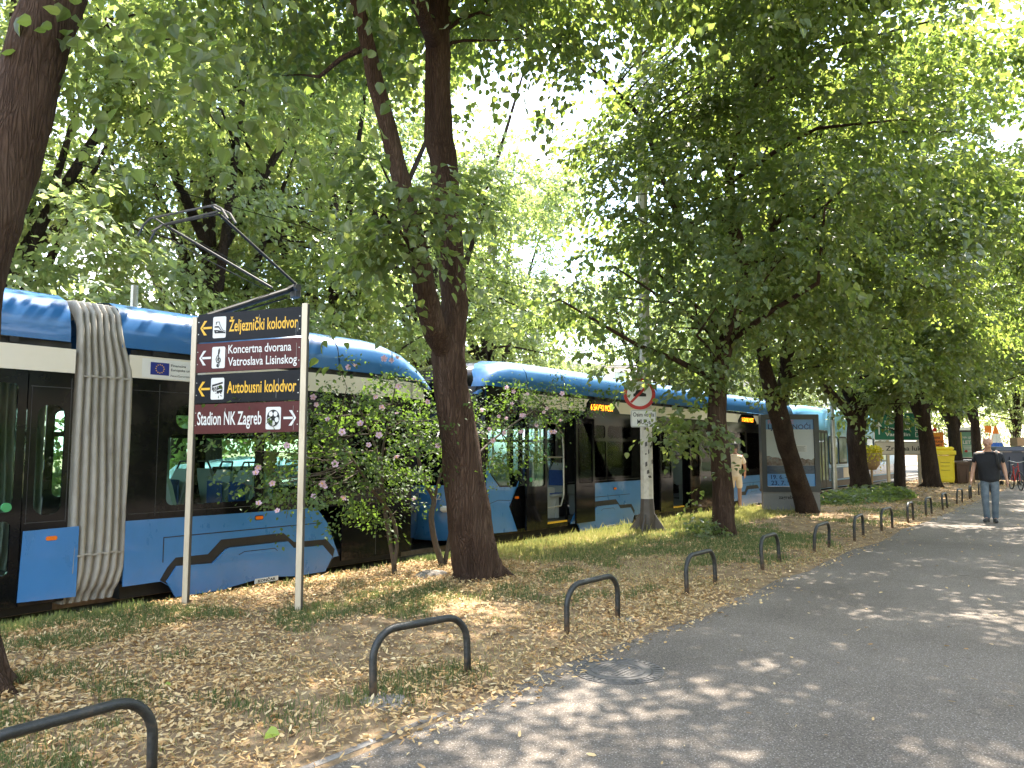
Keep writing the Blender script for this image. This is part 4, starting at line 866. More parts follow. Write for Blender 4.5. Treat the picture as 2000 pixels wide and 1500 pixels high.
# EU sticker
g = G(); g.plate([(3.90, 2.262), (4.62, 2.262), (4.62, 2.47), (3.90, 2.47)], [], nearf, .0045, .0055); stk = g.build('sticker', WHITE, t1)
EUB = mat('flag_blue', (.01, .025, .22), .5)
g = G(); g.plate([(3.99, 2.30), (4.195, 2.30), (4.195, 2.435), (3.99, 2.435)], [], nearf, .0058, .007); g.build('flag', EUB, stk)
g = G()
for k in range(12):
    a = 2 * pi * k / 12; cx, cy = 4.0925 + .045 * cos(a), 2.3675 + .045 * sin(a)
    poly_on(g, [(cx + (.010 if i % 2 == 0 else .004) * cos(pi / 2 + i * pi / 5), cy + (.010 if i % 2 == 0 else .004) * sin(pi / 2 + i * pi / 5)) for i in range(10)], nearf, .0085)
g.build('stars', YEL, stk)
g = G(); text_on(g, 'Financira', nearf, 4.215, 2.402, .026, .17, .01, .0075); text_on(g, 'Europska unija', nearf, 4.215, 2.355, .026, .26, .01, .0075); text_on(g, 'NextGenerationEU', nearf, 4.215, 2.292, .022, .3, 0, .0075); g.build('lettering', BLK, stk)
# left module
wall(t1, .2, 2.28, [(.4, .95, 2.15, 1.9)])
g = G(); g.plate([(2.29, .05), (2.83, .05), (2.83, 2.25), (2.29, 2.25)], [rrect(2.36, .92, 2.755, 2.12, .05), rrect(2.36, .35, 2.75, .84, .05)], nearf, -.03, 0); dr_ = g.build('door', BLACK, t1)
window_glass(dr_, [(2.36, .92, 2.755, 2.12), (2.36, .35, 2.75, .84)])
g = G(); g.tube([(2.70, 7.97, .97), (2.70, 7.999, .97)], .042, 20); g.build('button', GREENB, dr_)
g = G(); text_on(g, 'ulaz', nearf, 2.38, 1.5, .05, .16, .02, -.008); g.build('lettering', WHITE, dr_)
wall(t1, 2.84, 3.24, [(2.93, .88, 3.175, 1.93, .1)], .05, 2.25, [[(2.86, 2.1), (3.23, 2.1), (3.23, 2.106), (2.86, 2.106)], [(3.215, .8), (3.221, .8), (3.221, 2.2), (3.215, 2.2)], [(2.86, .81), (3.23, .81), (3.23, .816), (2.86, .816)], [(2.87, .8), (2.873, .8), (2.873, 2.1), (2.87, 2.1)]])
g = G(); g.plate([(2.835, .09), (3.345, .07), (3.345, .75), (2.855, .74)], [], nearf, .0025, .012); g.build('lower_panel', BLUE, t1)
marker(t1, 3.10, .655); pole(t1, 3.0, 8.45)
g = G(); g.box((3.0, 8.42, 1.42), (.14, .06, .26), 0, .02); g.build('ticket_validator', MBLACK, t1)
# right module
HW = [(4.22, .90, 5.31, 1.665, .07), (4.30, 1.73, 5.28, 1.985, .1), (5.42, .90, 6.30, 1.665, .07), (5.45, 1.73, 6.28, 1.985, .1)]
wall(t1, 3.80, 6.62, HW, .76, 2.25, [[(4.1, .8), (4.105, .8), (4.105, 2.2), (4.1, 2.2)], [(3.82, 2.12), (6.6, 2.12), (6.6, 2.125), (3.82, 2.125)], [(3.82, .83), (6.6, .83), (6.6, .836), (3.82, .836)]])
g = G(); g.plate([(3.80, .10), (4.20, .10), (4.38, -.02), (6.38, -.02), (6.50, .10), (6.585, .11), (6.39, .55), (6.21, .755), (3.80, .765)], [], nearf, -.02, .0015); g.build('lower_panel', BLUE, t1)
cover_set(t1, 0); marker(t1, 5.37, .69)
wall(t1, 6.63, 7.9, [(6.78, .95, 7.18, 2.05), (7.3, .95, 7.75, 2.05)], .04, 2.25, [[(7.22, .06), (7.226, .06), (7.226, 2.2), (7.22, 2.2)], [(6.66, .85), (7.9, .85), (7.9, .856), (6.66, .856)]], GLASSD)
g = G(); g.smooth = True; rr = []
for z, tip in ((.03, 8.35), (.3, 8.6), (.9, 8.7), (1.5, 8.62), (2.2, 8.42), (2.5, 8.3)):
    rr.append([(7.9 + (tip - 7.9) * (1 - (abs(y - YC) / 1.15) ** 3.2), y, z) for y in np.linspace(8.0, 10.3, 15)])
g.loft(rr, closed=False); g.smooth = False; g.build('cab_shell', BLACK, t1)
for x, y, f in ((4.5, 8.45, 1), (4.5, 8.95, 1), (5.35, 8.45, -1), (5.35, 8.95, -1), (5.75, 8.45, 1), (4.45, 9.9, 1), (5.3, 9.9, -1), (5.9, 9.9, 1), (1.2, 8.5, 1), (2.0, 8.5, -1)): seat(t1, x, y, f)
for x, y in ((4.05, 8.5), (5.2, 9.3), (6.5, 8.6), (6.5, 9.7)): pole(t1, x, y)
g = G(); g.box((5.05, 9.86, 1.45), (.22, .3, 1.9), 0, .02); g.build('interior_pillar', GREY, t1)
PANB = varied('pantograph_black', [(.012, .011, .011), (.03, .026, .024)], 12, .5, spec=.25); PANS = varied('pantograph_carbon', [(.045, .038, .033), (.10, .085, .075)], 14, .55, metal=.2)
# pantograph: lower arm, knee, two upper arms, collector head across the track
kn = at(575, 560, YC); 
pg = G(); pg.tube([at(405, 618, YC), at(560, 568, YC), kn], .042, 12); pg.tube([at(470, 600, YC) - Vector((0, 0, .06)), at(560, 575, YC) - Vector((0, 0, .05))], .014, 6)
hz = 4.66
hn, hf = atz(428, 418, hz), atz(322, 440, hz)
pa = pg.build('pantograph_arm', PANB, t1)
g = G(); g.tube([kn + Vector((.02, -.06, 0)), hn], .020, 10); g.tube([at(532, 563, YC), hf], .020, 10); g.tube([hn, hf], .013, 8); g.build('upper_arm', PANB, pa)
g = G()
for q0, q1 in (((300, 425), (412, 402)), ((320, 438), (430, 412))):
    a, b = atz(*q0, hz + .06), atz(*q1, hz + .06); d = (a - b).normalized()
    g.tube([b - d * .32 - Vector((0, 0, .22)), b - d * .2 - Vector((0, 0, .07)), b - d * .06, b, a, a + d * .06, a + d * .2 - Vector((0, 0, .07)), a + d * .32 - Vector((0, 0, .22))], .016, 8)
a, b = atz(300, 425, hz + .05), atz(320, 438, hz + .05); g.tube([a, b, at(296, 452, b.y)], .014, 6)
a, b = atz(412, 402, hz + .05), atz(430, 412, hz + .05); g.tube([a, b], .014, 6)
g.build('collector_head', PANS, pa)
g = G(); g.tube([at(300, 450, hf.y), at(400, 505, (hf.y + YC) / 2), at(530, 572, YC)], .006, 5); g.tube([at(352, 452, hf.y), at(460, 512, (hn.y + YC) / 2), at(560, 560, YC)], .004, 5); g.build('pull_rod', PANB, pa)
g = G(); g.tube([kn - Vector((0, .1, .02)), kn + Vector((0, .1, -.02))], .05, 12); g.box(kn + Vector((.02, 0, -.10)), (.1, .14, .14), 0, .02); g.build('knee_joint', PANS, pa)

# --- the second tram
t2 = empty('tram', (12.0, YC, -.15), 'blue and cream articulated tram with open front door, behind the thick trunk', 'tram', 'blue and cream trams queued on the track')
for x0_, x1_ in ((9.7, 14.9), (15.4, 18.9), (19.4, 25.4)): deck(t2, x0_, x1_); far_wall(t2, x0_, x1_)
bellows(t2, 14.9, 15.4); bellows(t2, 18.9, 19.4)
g = roof_loft([(9.50, .06, .93, -.16), (9.62, .30, .955, -.08), (9.76, .58, .975, -.03), (10.0, .82, .99, -.01), (10.35, .95, 1, 0), (10.75, 1, 1, 0)]); g.build('roof_cover', BLUE2, t2)
g = roof_loft([(10.77, 1, 1, 0), (11.94, 1, 1, 0)]); g.build('roof_cover', BLUE2, t2)
g = roof_loft([(11.96, 1, 1, 0), (14.85, 1, 1, 0)]); g.build('roof_cover', BLUE2, t2)
for a_, b_ in ((15.45, 18.85), (19.45, 25.4)): g = roof_loft([(a_, 1, 1, 0), (b_, 1, 1, 0)]); g.build('roof_cover', BLUE2, t2)
g = G(); g.smooth = True; rr = []
for x, hw, zz in ((8.95, .55, 2.56), (9.1, .8, 2.72), (9.4, .95, 2.93), (9.9, 1.0, 3.06), (10.5, 1.0, 3.13)):
    rr.append([(x + .35 * abs(k) ** 2.5, YC + hw * k, 2.5 + (zz - 2.5) * (1 - abs(k) ** 3.5)) for k in np.linspace(-1, 1, 13)])
g.loft(rr, closed=False); g.smooth = False; g.build('cab_roof', BLACK, t2)
for a_, b_ in ((10.6, 12.68), (13.8, 14.86), (15.42, 18.88), (19.42, 20.55), (21.9, 25.4)): band(t2, a_, b_)
def display(par, x0, txt):
    dz = [(-.05, 2.2), (1.35, 2.2), (1.28, 2.29), (1.04, 2.478), (.12, 2.478), (0, 2.36), (-.05, 2.32)]
    g = G(); g.plate([(x0 + a, b) for a, b in dz], [], nearf, -.028, .007); d = g.build('destination_display', BLACK, par)
    g = G(); text_on(g, txt, nearf, x0 + .16, 2.285, .12, .88, .0, .0085); g.build('lettering', LED, d)
    g = G(); g.plate([(x0 + 1.28, 2.252), (x0 + 1.36, 2.252), (x0 + 1.36, 2.49), (x0 + 1.06, 2.49)], [], nearf, -.027, .003); g.plate([(x0 - .1, 2.34), (x0 + .1, 2.486), (x0 + .1, 2.49), (x0 - .1, 2.49)], [], nearf, -.027, .003); g.build('upper_band', CREAM, par)
display(t2, 12.68, '6 SAVSKI MOST'); display(t2, 20.7, '14 SAVSKI MOST')
# nose
def nose_ring(tip, z, n=17): return [(9.62 - (9.62 - tip) * (1 - (abs(y - YC) / 1.15) ** 2.6), y, z) for y in np.linspace(8.0, 10.3, n)]
g = G(); g.smooth = True; g.loft([nose_ring(t, z) for t, z in ((9.0, .03), (8.92, .12), (8.86, .5), (8.92, .92))], closed=False); nb = g.build('nose_panel', BLUE, t2)
g = G(); g.smooth = True; g.loft([nose_ring(t, z) for t, z in ((8.925, .925), (9.05, 1.5), (9.25, 2.2), (9.36, 2.55))], closed=False); g.build('windscreen', BLACK, t2)
g = G(); text_on(g, '2242', lambda a, b, c: Vector((8.97 - c + .10 * ((a / .36 - .5) * 2) ** 2 * 0 + max(0, .12 - a) * .9, 8.75 - a, b)), 0, .70, .10, .34, .02, .01); g.build('lettering', WHITE, nb)
g = G(); g.box((9.05, 8.35, .55), (.1, .22, .1), .5, .03); g.box((9.05, 9.95, .55), (.1, .22, .1), -.5, .03); g.build('headlight', WHITE, nb)
# front side: window with slanted foot and blue panel
sw = [(9.66, 2.25), (9.66, 1.24), (9.74, 1.10), (9.96, .90), (10.42, .885), (10.50, 1.18), (10.50, 2.25)]
g = G(); g.plate([(9.6, .08), (10.53, .08), (10.53, 2.56), (9.6, 2.56)], [sw], nearf, -.03, 0); g.build('window_band', BLACK, t2)
g = G(); g.plate(sw, [], nearf, -.022, -.014); g.build('window', GLASS, t2)
g = G(); g.plate([(9.60, .13), (10.43, .11), (10.2, .54), (10.475, .96), (10.44, .86), (9.94, .875), (9.72, 1.07), (9.60, 1.25)], [], nearf, .001, .012); g.build('lower_panel', BLUE, t2)
g = G()
for q in stroke([(9.62, .60), (9.9, .66), (10.24, .64)], .008): g.plate(q, [], nearf, .0122, .0126)
g.build('groove', MBLACK, t2); marker(t2, 10.42, .68)
# doorway with both leaves swung out
g = G(); g.plate([(10.54, .08), (12.0, .08), (12.0, 2.25), (10.54, 2.25)], [[(11.06, .16), (11.97, .16), (11.97, 2.08), (11.06, 2.08)], rrect(10.6, .95, 11.0, 2.05, .04)], nearf, -.04, 0); g.build('door_frame', BLACK, t2)
def leaf(par, x0, x1, y, z0=.12, z1=2.1):
    f = lambda a, b, c: Vector((a, y - c, b)); h = rrect(x0 + .07, .86, x1 - .07, z1 - .1, .05)
    g = G(); g.plate([(x0, z0), (x1, z0), (x1, z1), (x0, z1)], [h], f, -.02, .02); o = g.build('door', BLACK, par)
    g = G(); g.plate(h, [], f, -.004, .004); g.build('window', GLASS, o); return o
l1 = leaf(t2, 10.50, 11.12, 7.86); leaf(t2, 12.06, 12.72, 7.86)
g = G(); g.tube([(10.62, 7.83, .98), (10.62, 7.842, .98)], .04, 16); g.build('button', GREENB, l1)
g = G(); g.tube([(11.2, 7.98, 2.0), (11.6, 8.0, 1.98), (11.86, 8.02, 1.8), (11.9, 8.02, 1.5), (11.9, 8.02, .66), (11.8, 8.02, .46), (11.2, 8.02, .44)], .016, 8); g.tube([(11.2, 8.02, 1.36), (11.9, 8.02, 1.36)], .014, 8); g.build('handrail', STEEL, t2)
g = G(); g.box((11.75, 8.62, .48), (.75, .5, .6), 0, .02); g.build('wheel_arch_box', GREY, t2)
g = G(); g.box((11.52, 8.02, .172), (.9, .06, .03)); g.build('door_sill', YEL, t2)
HW2 = [(12.80, .95, 13.42, 1.665, .05), (13.47, .95, 14.5, 1.665, .05), (12.80, 1.73, 13.40, 1.985, .08), (13.5, 1.73, 14.48, 1.985, .08)]
wall(t2, 12.0, 14.88, HW2, .84, 2.25, [[(12.02, .88), (14.86, .88), (14.86, .886), (12.02, .886)]])
g = G(); g.plate([(12.1, .10), (12.3, .10), (12.45, -.02), (14.42, -.02), (14.55, .10), (14.86, .10), (14.86, .835), (12.78, .835), (12.5, .6)], [], nearf, -.02, .0015); g.build('lower_panel', BLUE, t2)
cover_set(t2, 8.06); marker(t2, 13.75, .70)
# second module: double door open
g = G(); g.plate([(15.42, .06), (18.88, .06), (18.88, 2.25), (15.42, 2.25)], [[(16.15, .14), (17.02, .14), (17.02, 2.0), (16.15, 2.0)], rrect(15.52, .95, 15.98, 2.0, .04), rrect(17.4, .95, 17.9, 2.0, .04), rrect(18.1, .95, 18.75, 2.0, .04)], nearf, -.03, 0); g.build('window_band', BLACK, t2)
window_glass(t2, [(15.52, .95, 15.98, 2.0), (17.4, .95, 17.9, 2.0), (18.1, .95, 18.75, 2.0)])
leaf(t2, 15.5, 16.12, 7.86); leaf(t2, 17.06, 17.66, 7.86)
g = G(); g.box((16.58, 8.02, .152), (.86, .06, .03)); g.build('door_sill', YEL, t2)
g = G(); g.tube([(16.7, 8.3, .2), (16.7, 8.3, 2.4)], .016, 8); g.tube([(16.2, 8.4, .5), (16.75, 8.4, .46), (16.85, 8.4, .7), (16.85, 8.4, 1.9)], .014, 8); g.build('handrail', STEEL, t2)
HW3 = [(20.0, .95, 21.1, 1.98, .05), (21.2, .95, 22.3, 1.98, .05), (22.6, .95, 23.7, 1.98, .05)]
wall(t2, 19.42, 25.4, HW3, .76, 2.25); g = G(); g.plate([(19.45, .1), (25.3, .1), (25.3, .755), (19.45, .755)], [], nearf, -.02, .0015); g.build('lower_panel', BLUE, t2)
cover_set(t2, 16.2)
for x, y, f in ((10.3, 9.2, -1), (12.35, 8.5, -1), (12.9, 8.5, 1), (13.6, 8.5, -1), (14.2, 8.5, 1), (12.4, 9.9, 1), (13.2, 9.9, -1), (13.9, 9.9, 1), (15.9, 9.9, 1), (17.2, 9.9, -1), (18.2, 8.6, 1), (20.3, 8.5, 1), (21.3, 8.5, -1), (22.2, 8.5, 1)): seat(t2, x, y, f)
for x, y in ((11.0, 9.0), (12.1, 8.7), (14.7, 9.3), (16.0, 9.4), (17.8, 9.2), (20.9, 9.2)): pole(t2, x, y)
# --- the old light blue tram behind
t3 = empty('old_tram', (30, YC, -.15), 'light blue rounded older tram behind the poster lightbox', 'tram')
def t3ring(x, kx, top, bot): 
    hw = 1.15 * kx; return [(x, YC - hw, bot), (x, YC - hw, 1.0), (x, YC - hw * .99, 2.0), (x, YC - hw * .93, top - .28), (x, YC - hw * .72, top - .06), (x, YC, top), (x, YC + hw * .72, top - .06), (x, YC + hw * .93, top - .28), (x, YC + hw, 1.0), (x, YC + hw, bot)]
g = G(); g.smooth = True; g.loft([t3ring(x, k, t, .1) for x, k, t in ((26.2, .55, 2.2), (26.3, .72, 2.75), (26.6, .88, 3.02), (27.1, .97, 3.1), (27.8, 1, 3.12), (43, 1, 3.12))], True, True); g.smooth = False; g.build('body', BLUE3, t3)
g = G()
for a, b in ((27.05, 27.75), (29.35, 30.5), (30.65, 31.8), (32.0, 33.1), (35.0, 36.1), (36.3, 37.4), (37.6, 38.8)): g.plate(circ((a + b) / 2, 1.45, (b - a) / 2, .62, 24) if a < 28 else rrect(a, .95, b, 2.0, .12), [], nearf, .002, .02)
wo_ = g.build('window_frame', MBLACK, t3)
for a, b in ((27.05, 27.75), (29.35, 30.5), (30.65, 31.8), (32.0, 33.1), (35.0, 36.1), (36.3, 37.4), (37.6, 38.8)):
    g = G(); g.plate(circ((a + b) / 2, 1.45, (b - a) / 2 - .06, .56, 24) if a < 28 else rrect(a + .06, 1.01, b - .06, 1.94, .1), [], nearf, .0205, .026); g.build('window', varied('old_glass', [(.16, .22, .2), (.45, .52, .46)], 2.2, .08) if 'old_glass' not in MAT else MAT['old_glass'], t3)
g = G(); 
for k in range(3): g.plate(rrect(28.0 + k * .42, .14, 28.38 + k * .42, 2.2, .04), [rrect(28.04 + k * .42, .4, 28.34 + k * .42, 2.1, .04)], nearf, .002, .02)
d_ = g.build('door', DGREY, t3)
g = G()
for k in range(3): g.plate(rrect(28.04 + k * .42, .4, 28.34 + k * .42, 2.1, .04), [], nearf, .004, .01)
g.build('window', MAT['old_glass'], d_)
g = G(); g.plate([(27.4, .12), (43, .12), (43, .34), (27.4, .34)], [], nearf, .003, .012); g.build('skirt', DGREY, t3)
g = G(); g.plate([(27.82, .75), (27.95, .75), (27.95, 2.25), (27.82, 2.25)], [], nearf, .002, .01); g.plate([(29.28, .4), (43, .4), (43, .82), (29.28, .82)], [], nearf, .002, .01); g.build('dark_stripe', BLUE2, t3)
g = G(); g.plate(rrect(31.2, .42, 32.6, .8, .03), [], nearf, .011, .016); g.build('cream_panel', CREAM, t3)

# ------------------------------------------------------------------ street furniture
def mast(name, x, y, h, r0, r1, m, label, cat='pole', group=None, n=8):
    g = G(); g.tube([(x, y, float(strip_z(y)) - .05), (x, y, h)], [r0, r1], n); return thing(g, name, m, (x, y, float(strip_z(y))), label, cat, group)
MASTC = varied('mast_paint', [(.46, .43, .37), (.56, .53, .46), (.36, .32, .27)], 5, .6, .2, 40)
mp = atz(1265, 1042); mx_, my_ = mp.x, mp.y
mroot = empty('mast', (mx_, my_, 0), 'pale eight sided mast with dark flanged foot beside the slim linden', 'mast')
g = G(); g.tube([(mx_, my_, .62), (mx_, my_, 9)], [.115, .085], 8); shaft = g.build('shaft', MASTC, mroot)
g = G(); g.tube([(mx_, my_, -.05), (mx_, my_, .30), (mx_, my_, .62)], [.145, .14, .118], 8)
for a in (.2, 1.77, 3.34, 4.91):
    c, s_ = cos(a), sin(a); t = Vector((-s_, c, 0)) * .012; b = Vector((mx_, my_, 0))
    q = [Vector((c * .11, s_ * .11, .0)), Vector((c * .36, s_ * .36, .0)), Vector((c * .34, s_ * .34, .06)), Vector((c * .12, s_ * .12, .38))]
    g.loft([[b + v - t for v in q], [b + v + t for v in q]], True)
g.build('foot', varied('foot_paint', [(.06, .05, .045), (.10, .085, .075)], 6, .6), mroot)
rng.seed(9)
for k in range(12):
    g = G()
    z = rng.uniform(1.0, 2.0); a = rng.uniform(3.4, 5.0); rr_ = .117 - z * .0036
    f = lambda u_, v_, w_: Vector((mx_ + cos(a) * (rr_ + w_) - sin(a) * u_, my_ + sin(a) * (rr_ + w_) + cos(a) * u_, z + v_))
    s1_, s2_ = rng.uniform(.008, .03), rng.uniform(.01, .05); g.plate([(-s1_, -s2_), (s1_, -s2_ * .6), (s1_ * .8, s2_), (-s1_ * .9, s2_ * .7)], [], f, -.004, .002); g.build('paint_chip', POSTD, shaft)
sp = Vector((mx_, my_, 0)) - Vector((cos(TH), sin(TH), 0)) * .16
RIGHT = Vector((sin(TH), -cos(TH), 0))
rs = empty('prohibition_sign', (sp.x, sp.y, 2.45), 'round red rimmed prohibition sign partly hidden by leaves on the pale mast', 'road sign')
ff = frame_of(sp, RIGHT); RED = varied('sign_red', [(.42, .02, .02), (.5, .03, .025)], 4, .4); cu, cz = -.14, 2.50
g = G(); g.plate(circ(cu, cz, .285, .285, 40), [circ(cu, cz, .225, .225, 40)], ff, -.01, .012); g.build('rim', RED, rs)
g = G(); g.plate(circ(cu, cz, .226, .226, 40), [], ff, -.008, .008); fc = g.build('face', WHITE, rs)
g = G(); g.plate([(cu - .17, cz - .14), (cu - .14, cz - .17), (cu + .17, cz + .14), (cu + .14, cz + .17)], [], ff, .008, .0105); g.build('slash', RED, fc)
g = G(); g.plate([(cu - .11, cz - .05), (cu + .12, cz - .05), (cu + .12, cz + .0), (cu + .06, cz + .02), (cu + .03, cz + .07), (cu - .05, cz + .07), (cu - .08, cz + .01), (cu - .11, cz)], [], ff, .008, .0095); g.build('car_symbol', BLK, fc)
ps = empty('sign_plate', (sp.x, sp.y, 1.95), 'white plate reading Osim vozila MUP-a below the round sign', 'sign')
g = G(); g.plate(rrect(-.30, 1.90, .16, 2.21, .03), [], ff, -.008, .008); pl = g.build('plate', WHITE, ps)
g = G(); text_on(g, 'Osim vozila', ff, -.26, 2.09, .075, .38, .012, .010); text_on(g, 'MUP-a', ff, -.185, 1.955, .085, .24, .012, .010)
for q in stroke([(-.285, 1.915), (.145, 1.915), (.145, 2.195), (-.285, 2.195), (-.285, 1.915)], .006): poly_on(g, q, ff, .0095)
g.build('lettering', BLK, pl)
mast('wire_pole', 5.92, 12.5, 4.2, .075, .06, STEEL, 'thin grey pole standing behind the nearest tram roof', 'pole')
g = G(); lp = (27.9, 7.45); g.tube([(lp[0], lp[1], -.05), (lp[0], lp[1], .75)], .10, 12); g.tube([(lp[0], lp[1], .75), (lp[0], lp[1], 7.5)], [.085, .06], 12); g.tube([(lp[0], lp[1], 7.4), (lp[0], lp[1] + .5, 7.8), (lp[0], lp[1] + 1.6, 7.9)], .04, 8); g.box((lp[0], lp[1] + 1.9, 7.88), (.2, .7, .12), 0, .03)
thing(g, 'lamp_post', STEEL, (lp[0], lp[1], 0), 'slim grey lamp post beside the older light blue tram', 'lamp post')
g = G()
def wire(a, b, sag): g.tube([Vector(a).lerp(Vector(b), t / 12) - Vector((0, 0, sag * 4 * (t / 12) * (1 - t / 12))) for t in range(13)], .006, 5)
wire((-30, 9.15, 4.78), (70, 9.15, 4.78), 0.0); thing(g, 'contact_wire', mat('wire_black', (.008, .008, .008), 1, spec=0), (0, 9.15, 4.83), 'black overhead contact wire above the nearer tram track', 'wire')
g = G(); wire((17.3, 16.4, 6.6), (mx_, my_, 6.0), .15); thing(g, 'span_wire', MBLACK, (17.3, 16.4, 6.6), 'thin span wire stretched across the tracks to the mast', 'wire')
# poster lightbox
AL, AR = atz(1492, 1002), atz(1603, 1002); af = frame_of((AL.x, AL.y, 0), AR - AL); AW = (AR - AL).length
def posterbox(name, f, base, W_, H_, label, m, leg=.32):
    rt = empty(name, base, label, 'advertising panel')
    g = G(); g.plate(rrect(0, -.05, W_, leg * 1.55, .01), [], f, -.14, -.005); bs = g.build('base', m[0], rt)
    g = G(); g.plate(rrect(-.02, leg * 1.55, W_ + .02, H_, .02), [rrect(.10, leg * 1.55 + .13, W_ - .10, H_ - .12, .02)], f, -.15, .02); g.build('frame', m[1], rt)
    return rt, bs
LBG = varied('lightbox_grey', [(.16, .16, .155), (.20, .195, .19)], 4, .5); LBF = varied('lightbox_frame', [(.035, .04, .045), (.05, .055, .06)], 4, .35)
adv, abase = posterbox('poster_lightbox', af, (AL.x, AL.y, 0), AW, 2.34, 'grey poster lightbox behind the leaning dark linden', (LBG, LBF))
SKYB = varied('poster_sky', [(.13, .33, .74), (.2, .44, .82)], 1.2, .4); PG = varied('poster_pale', [(.60, .64, .67), (.70, .73, .74)], 1.5, .4); PDK = varied('poster_photo', [(.04, .04, .045), (.16, .10, .08), (.25, .22, .2), (.08, .10, .14)], 9, .4, detail=8)
px0, px1, pz0, pz1 = .1, AW - .1, .63, 2.22
g = G(); g.plate([(px0, pz0), (px1, pz0), (px1, pz1), (px0, pz1)], [], af, -.04, -.02); po = g.build('poster', PG, adv)
g = G(); g.plate([(px0, 1.98), (px1, 1.98), (px1, pz1), (px0, pz1)], [], af, -.0195, -.018); g.plate([(px0, pz0), (px1, pz0), (px1, .92), (px0, .92)], [], af, -.0195, -.018); g.build('blue_field', SKYB, po)
g = G(); rng.seed(3); ol = [(px0, 1.12)] + [(px0 + (px1 - px0) * i / 16, 1.33 + .025 * sin(i * .7 + 2) + rng.uniform(-.03, .05) - .004 * i) for i in range(17)] + [(px1, 1.12)]
g.plate(ol, [], af, -.0195, -.017); g.build('town_view', PDK, po)
g = G(); g.plate([(px0, .922), (px1, .922), (px1, 1.118), (px0, 1.118)], [], af, -.0195, -.0175); g.build('harbour_water', varied('poster_water', [(.03, .05, .09), (.08, .12, .2)], 8, .4, stretch=(1, 1, 5)), po)
NAVY = mat('print_navy', (.01, .035, .16), .5); PINK = mat('print_pink', (.55, .25, .42), .5)
g = G(); text_on(g, 'LJETNE NOĆI', af, px0 + .06, 1.985, .115, px1 - px0 - .13, .02, -.0165); text_on(g, '19. 6. –', af, px0 + .10, .80, .10, .42, .02, -.0165); text_on(g, '23. 7. \'25.', af, px0 + .10, .66, .10, .60, .02, -.0165); g.build('lettering', NAVY, po)
g = G(); text_on(g, 'RIJEČKE', af, px0 + .06, 2.115, .09, .62, .012, -.0165); g.build('lettering', PINK, po)
g = G(); g.plate(rrect(.78, 1.44, 1.08, 1.6, .01), [], af, -.016, -.012); nt_ = g.build('notice', WHITE, po)
g = G()
for k in range(5): g.plate([(.82, 1.46 + k * .026), (1.04 - .03 * (k % 2), 1.46 + k * .026), (1.04 - .03 * (k % 2), 1.468 + k * .026), (.82, 1.468 + k * .026)], [], af, -.0119, -.0112)
g.build('notice_text', DGREY, nt_)
g = G(); text_on(g, 'zagreb', af, AW * .27, .33, .085, .33, .02, -.003); g.plate([(AW * .53, .31), (AW * .8, .31), (AW * .8, .42), (AW * .53, .42)], [], af, -.0045, -.003); g.build('lettering', BLK, abase)
g = G(); g.plate([(px0 - .02, pz0 - .03), (px1 + .02, pz0 - .03), (px1 + .02, pz1 + .02), (px0 - .02, pz1 + .02)], [], af, .0, .006); g.build('glass', GLASSC, adv)

# direction sign, white sign below it
GP = atz(1738, 952); gf = frame_of((GP.x, GP.y, 0), RIGHT); GREEN = varied('sign_green', [(.0, .13, .075), (.0, .16, .09)], 3, .4)
gs = empty('direction_sign', (GP.x, GP.y, 0), 'green motorway direction sign on two posts between the dark trunks', 'road sign')
g = G(); g.plate(rrect(-.55, 1.86, 1.75, 2.98, .06), [rrect(-.52, 1.89, 1.72, 2.95, .05)], gf, -.012, .006); bd = g.build('border', WHITE, gs)
g = G(); g.plate(rrect(-.52, 1.89, 1.72, 2.95, .05), [], gf, -.01, .003); gp_ = g.build('panel', GREEN, gs)
g = G()
for i, (tx, bx) in enumerate((('Karlovac', 'A1'), ('Novi Grad', 'A2'), ('Varaždin', 'A4'))):
    z = 2.52 - i * .24; text_on(g, tx, gf, -.1 + .0 * i, z, .135, 1.0, .02, .0055); text_on(g, bx, gf, 1.2, z + .01, .10, .2, .02, .0055)
    for q in stroke([(1.12, z - .03), (1.5, z - .03), (1.5, z + .15), (1.12, z + .15), (1.12, z - .03)], .02): poly_on(g, q, gf, .006)
poly_on(g, [(-.36, 2.1), (-.31, 2.1), (-.31, 2.45), (-.36, 2.45)], gf, .0055); poly_on(g, [(-.46, 2.42), (-.21, 2.42), (-.335, 2.6)], gf, .0055)
g.build('lettering', WHITE, gp_)
for k, (px_, lab) in enumerate(((0.0, None), (1.25, None))):
    g = G(); g.plate(rrect(px_ - .05, -.05, px_ + .05, 2.9, .01), [], gf, -.11, -.0125); g.build('post', POST, gs)
ws = empty('airport_sign', (GP.x, GP.y, 1.5), 'cream sign reading Zračna luka under the green direction sign', 'road sign')
g = G(); g.plate(rrect(-.55, 1.28, 1.75, 1.83, .05), [], gf, -.012, .004); wp = g.build('panel', varied('sign_cream', [(.62, .55, .47), (.68, .61, .53)], 3, .5), ws)
g = G(); text_on(g, 'Zračna luka', gf, -.1, 1.46, .18, 1.55, .012, .0065); 
for q in stroke([(-.52, 1.31), (1.72, 1.31), (1.72, 1.80), (-.52, 1.80), (-.52, 1.31)], .015): poly_on(g, q, gf, .006)
g.build('lettering', BLK, wp)
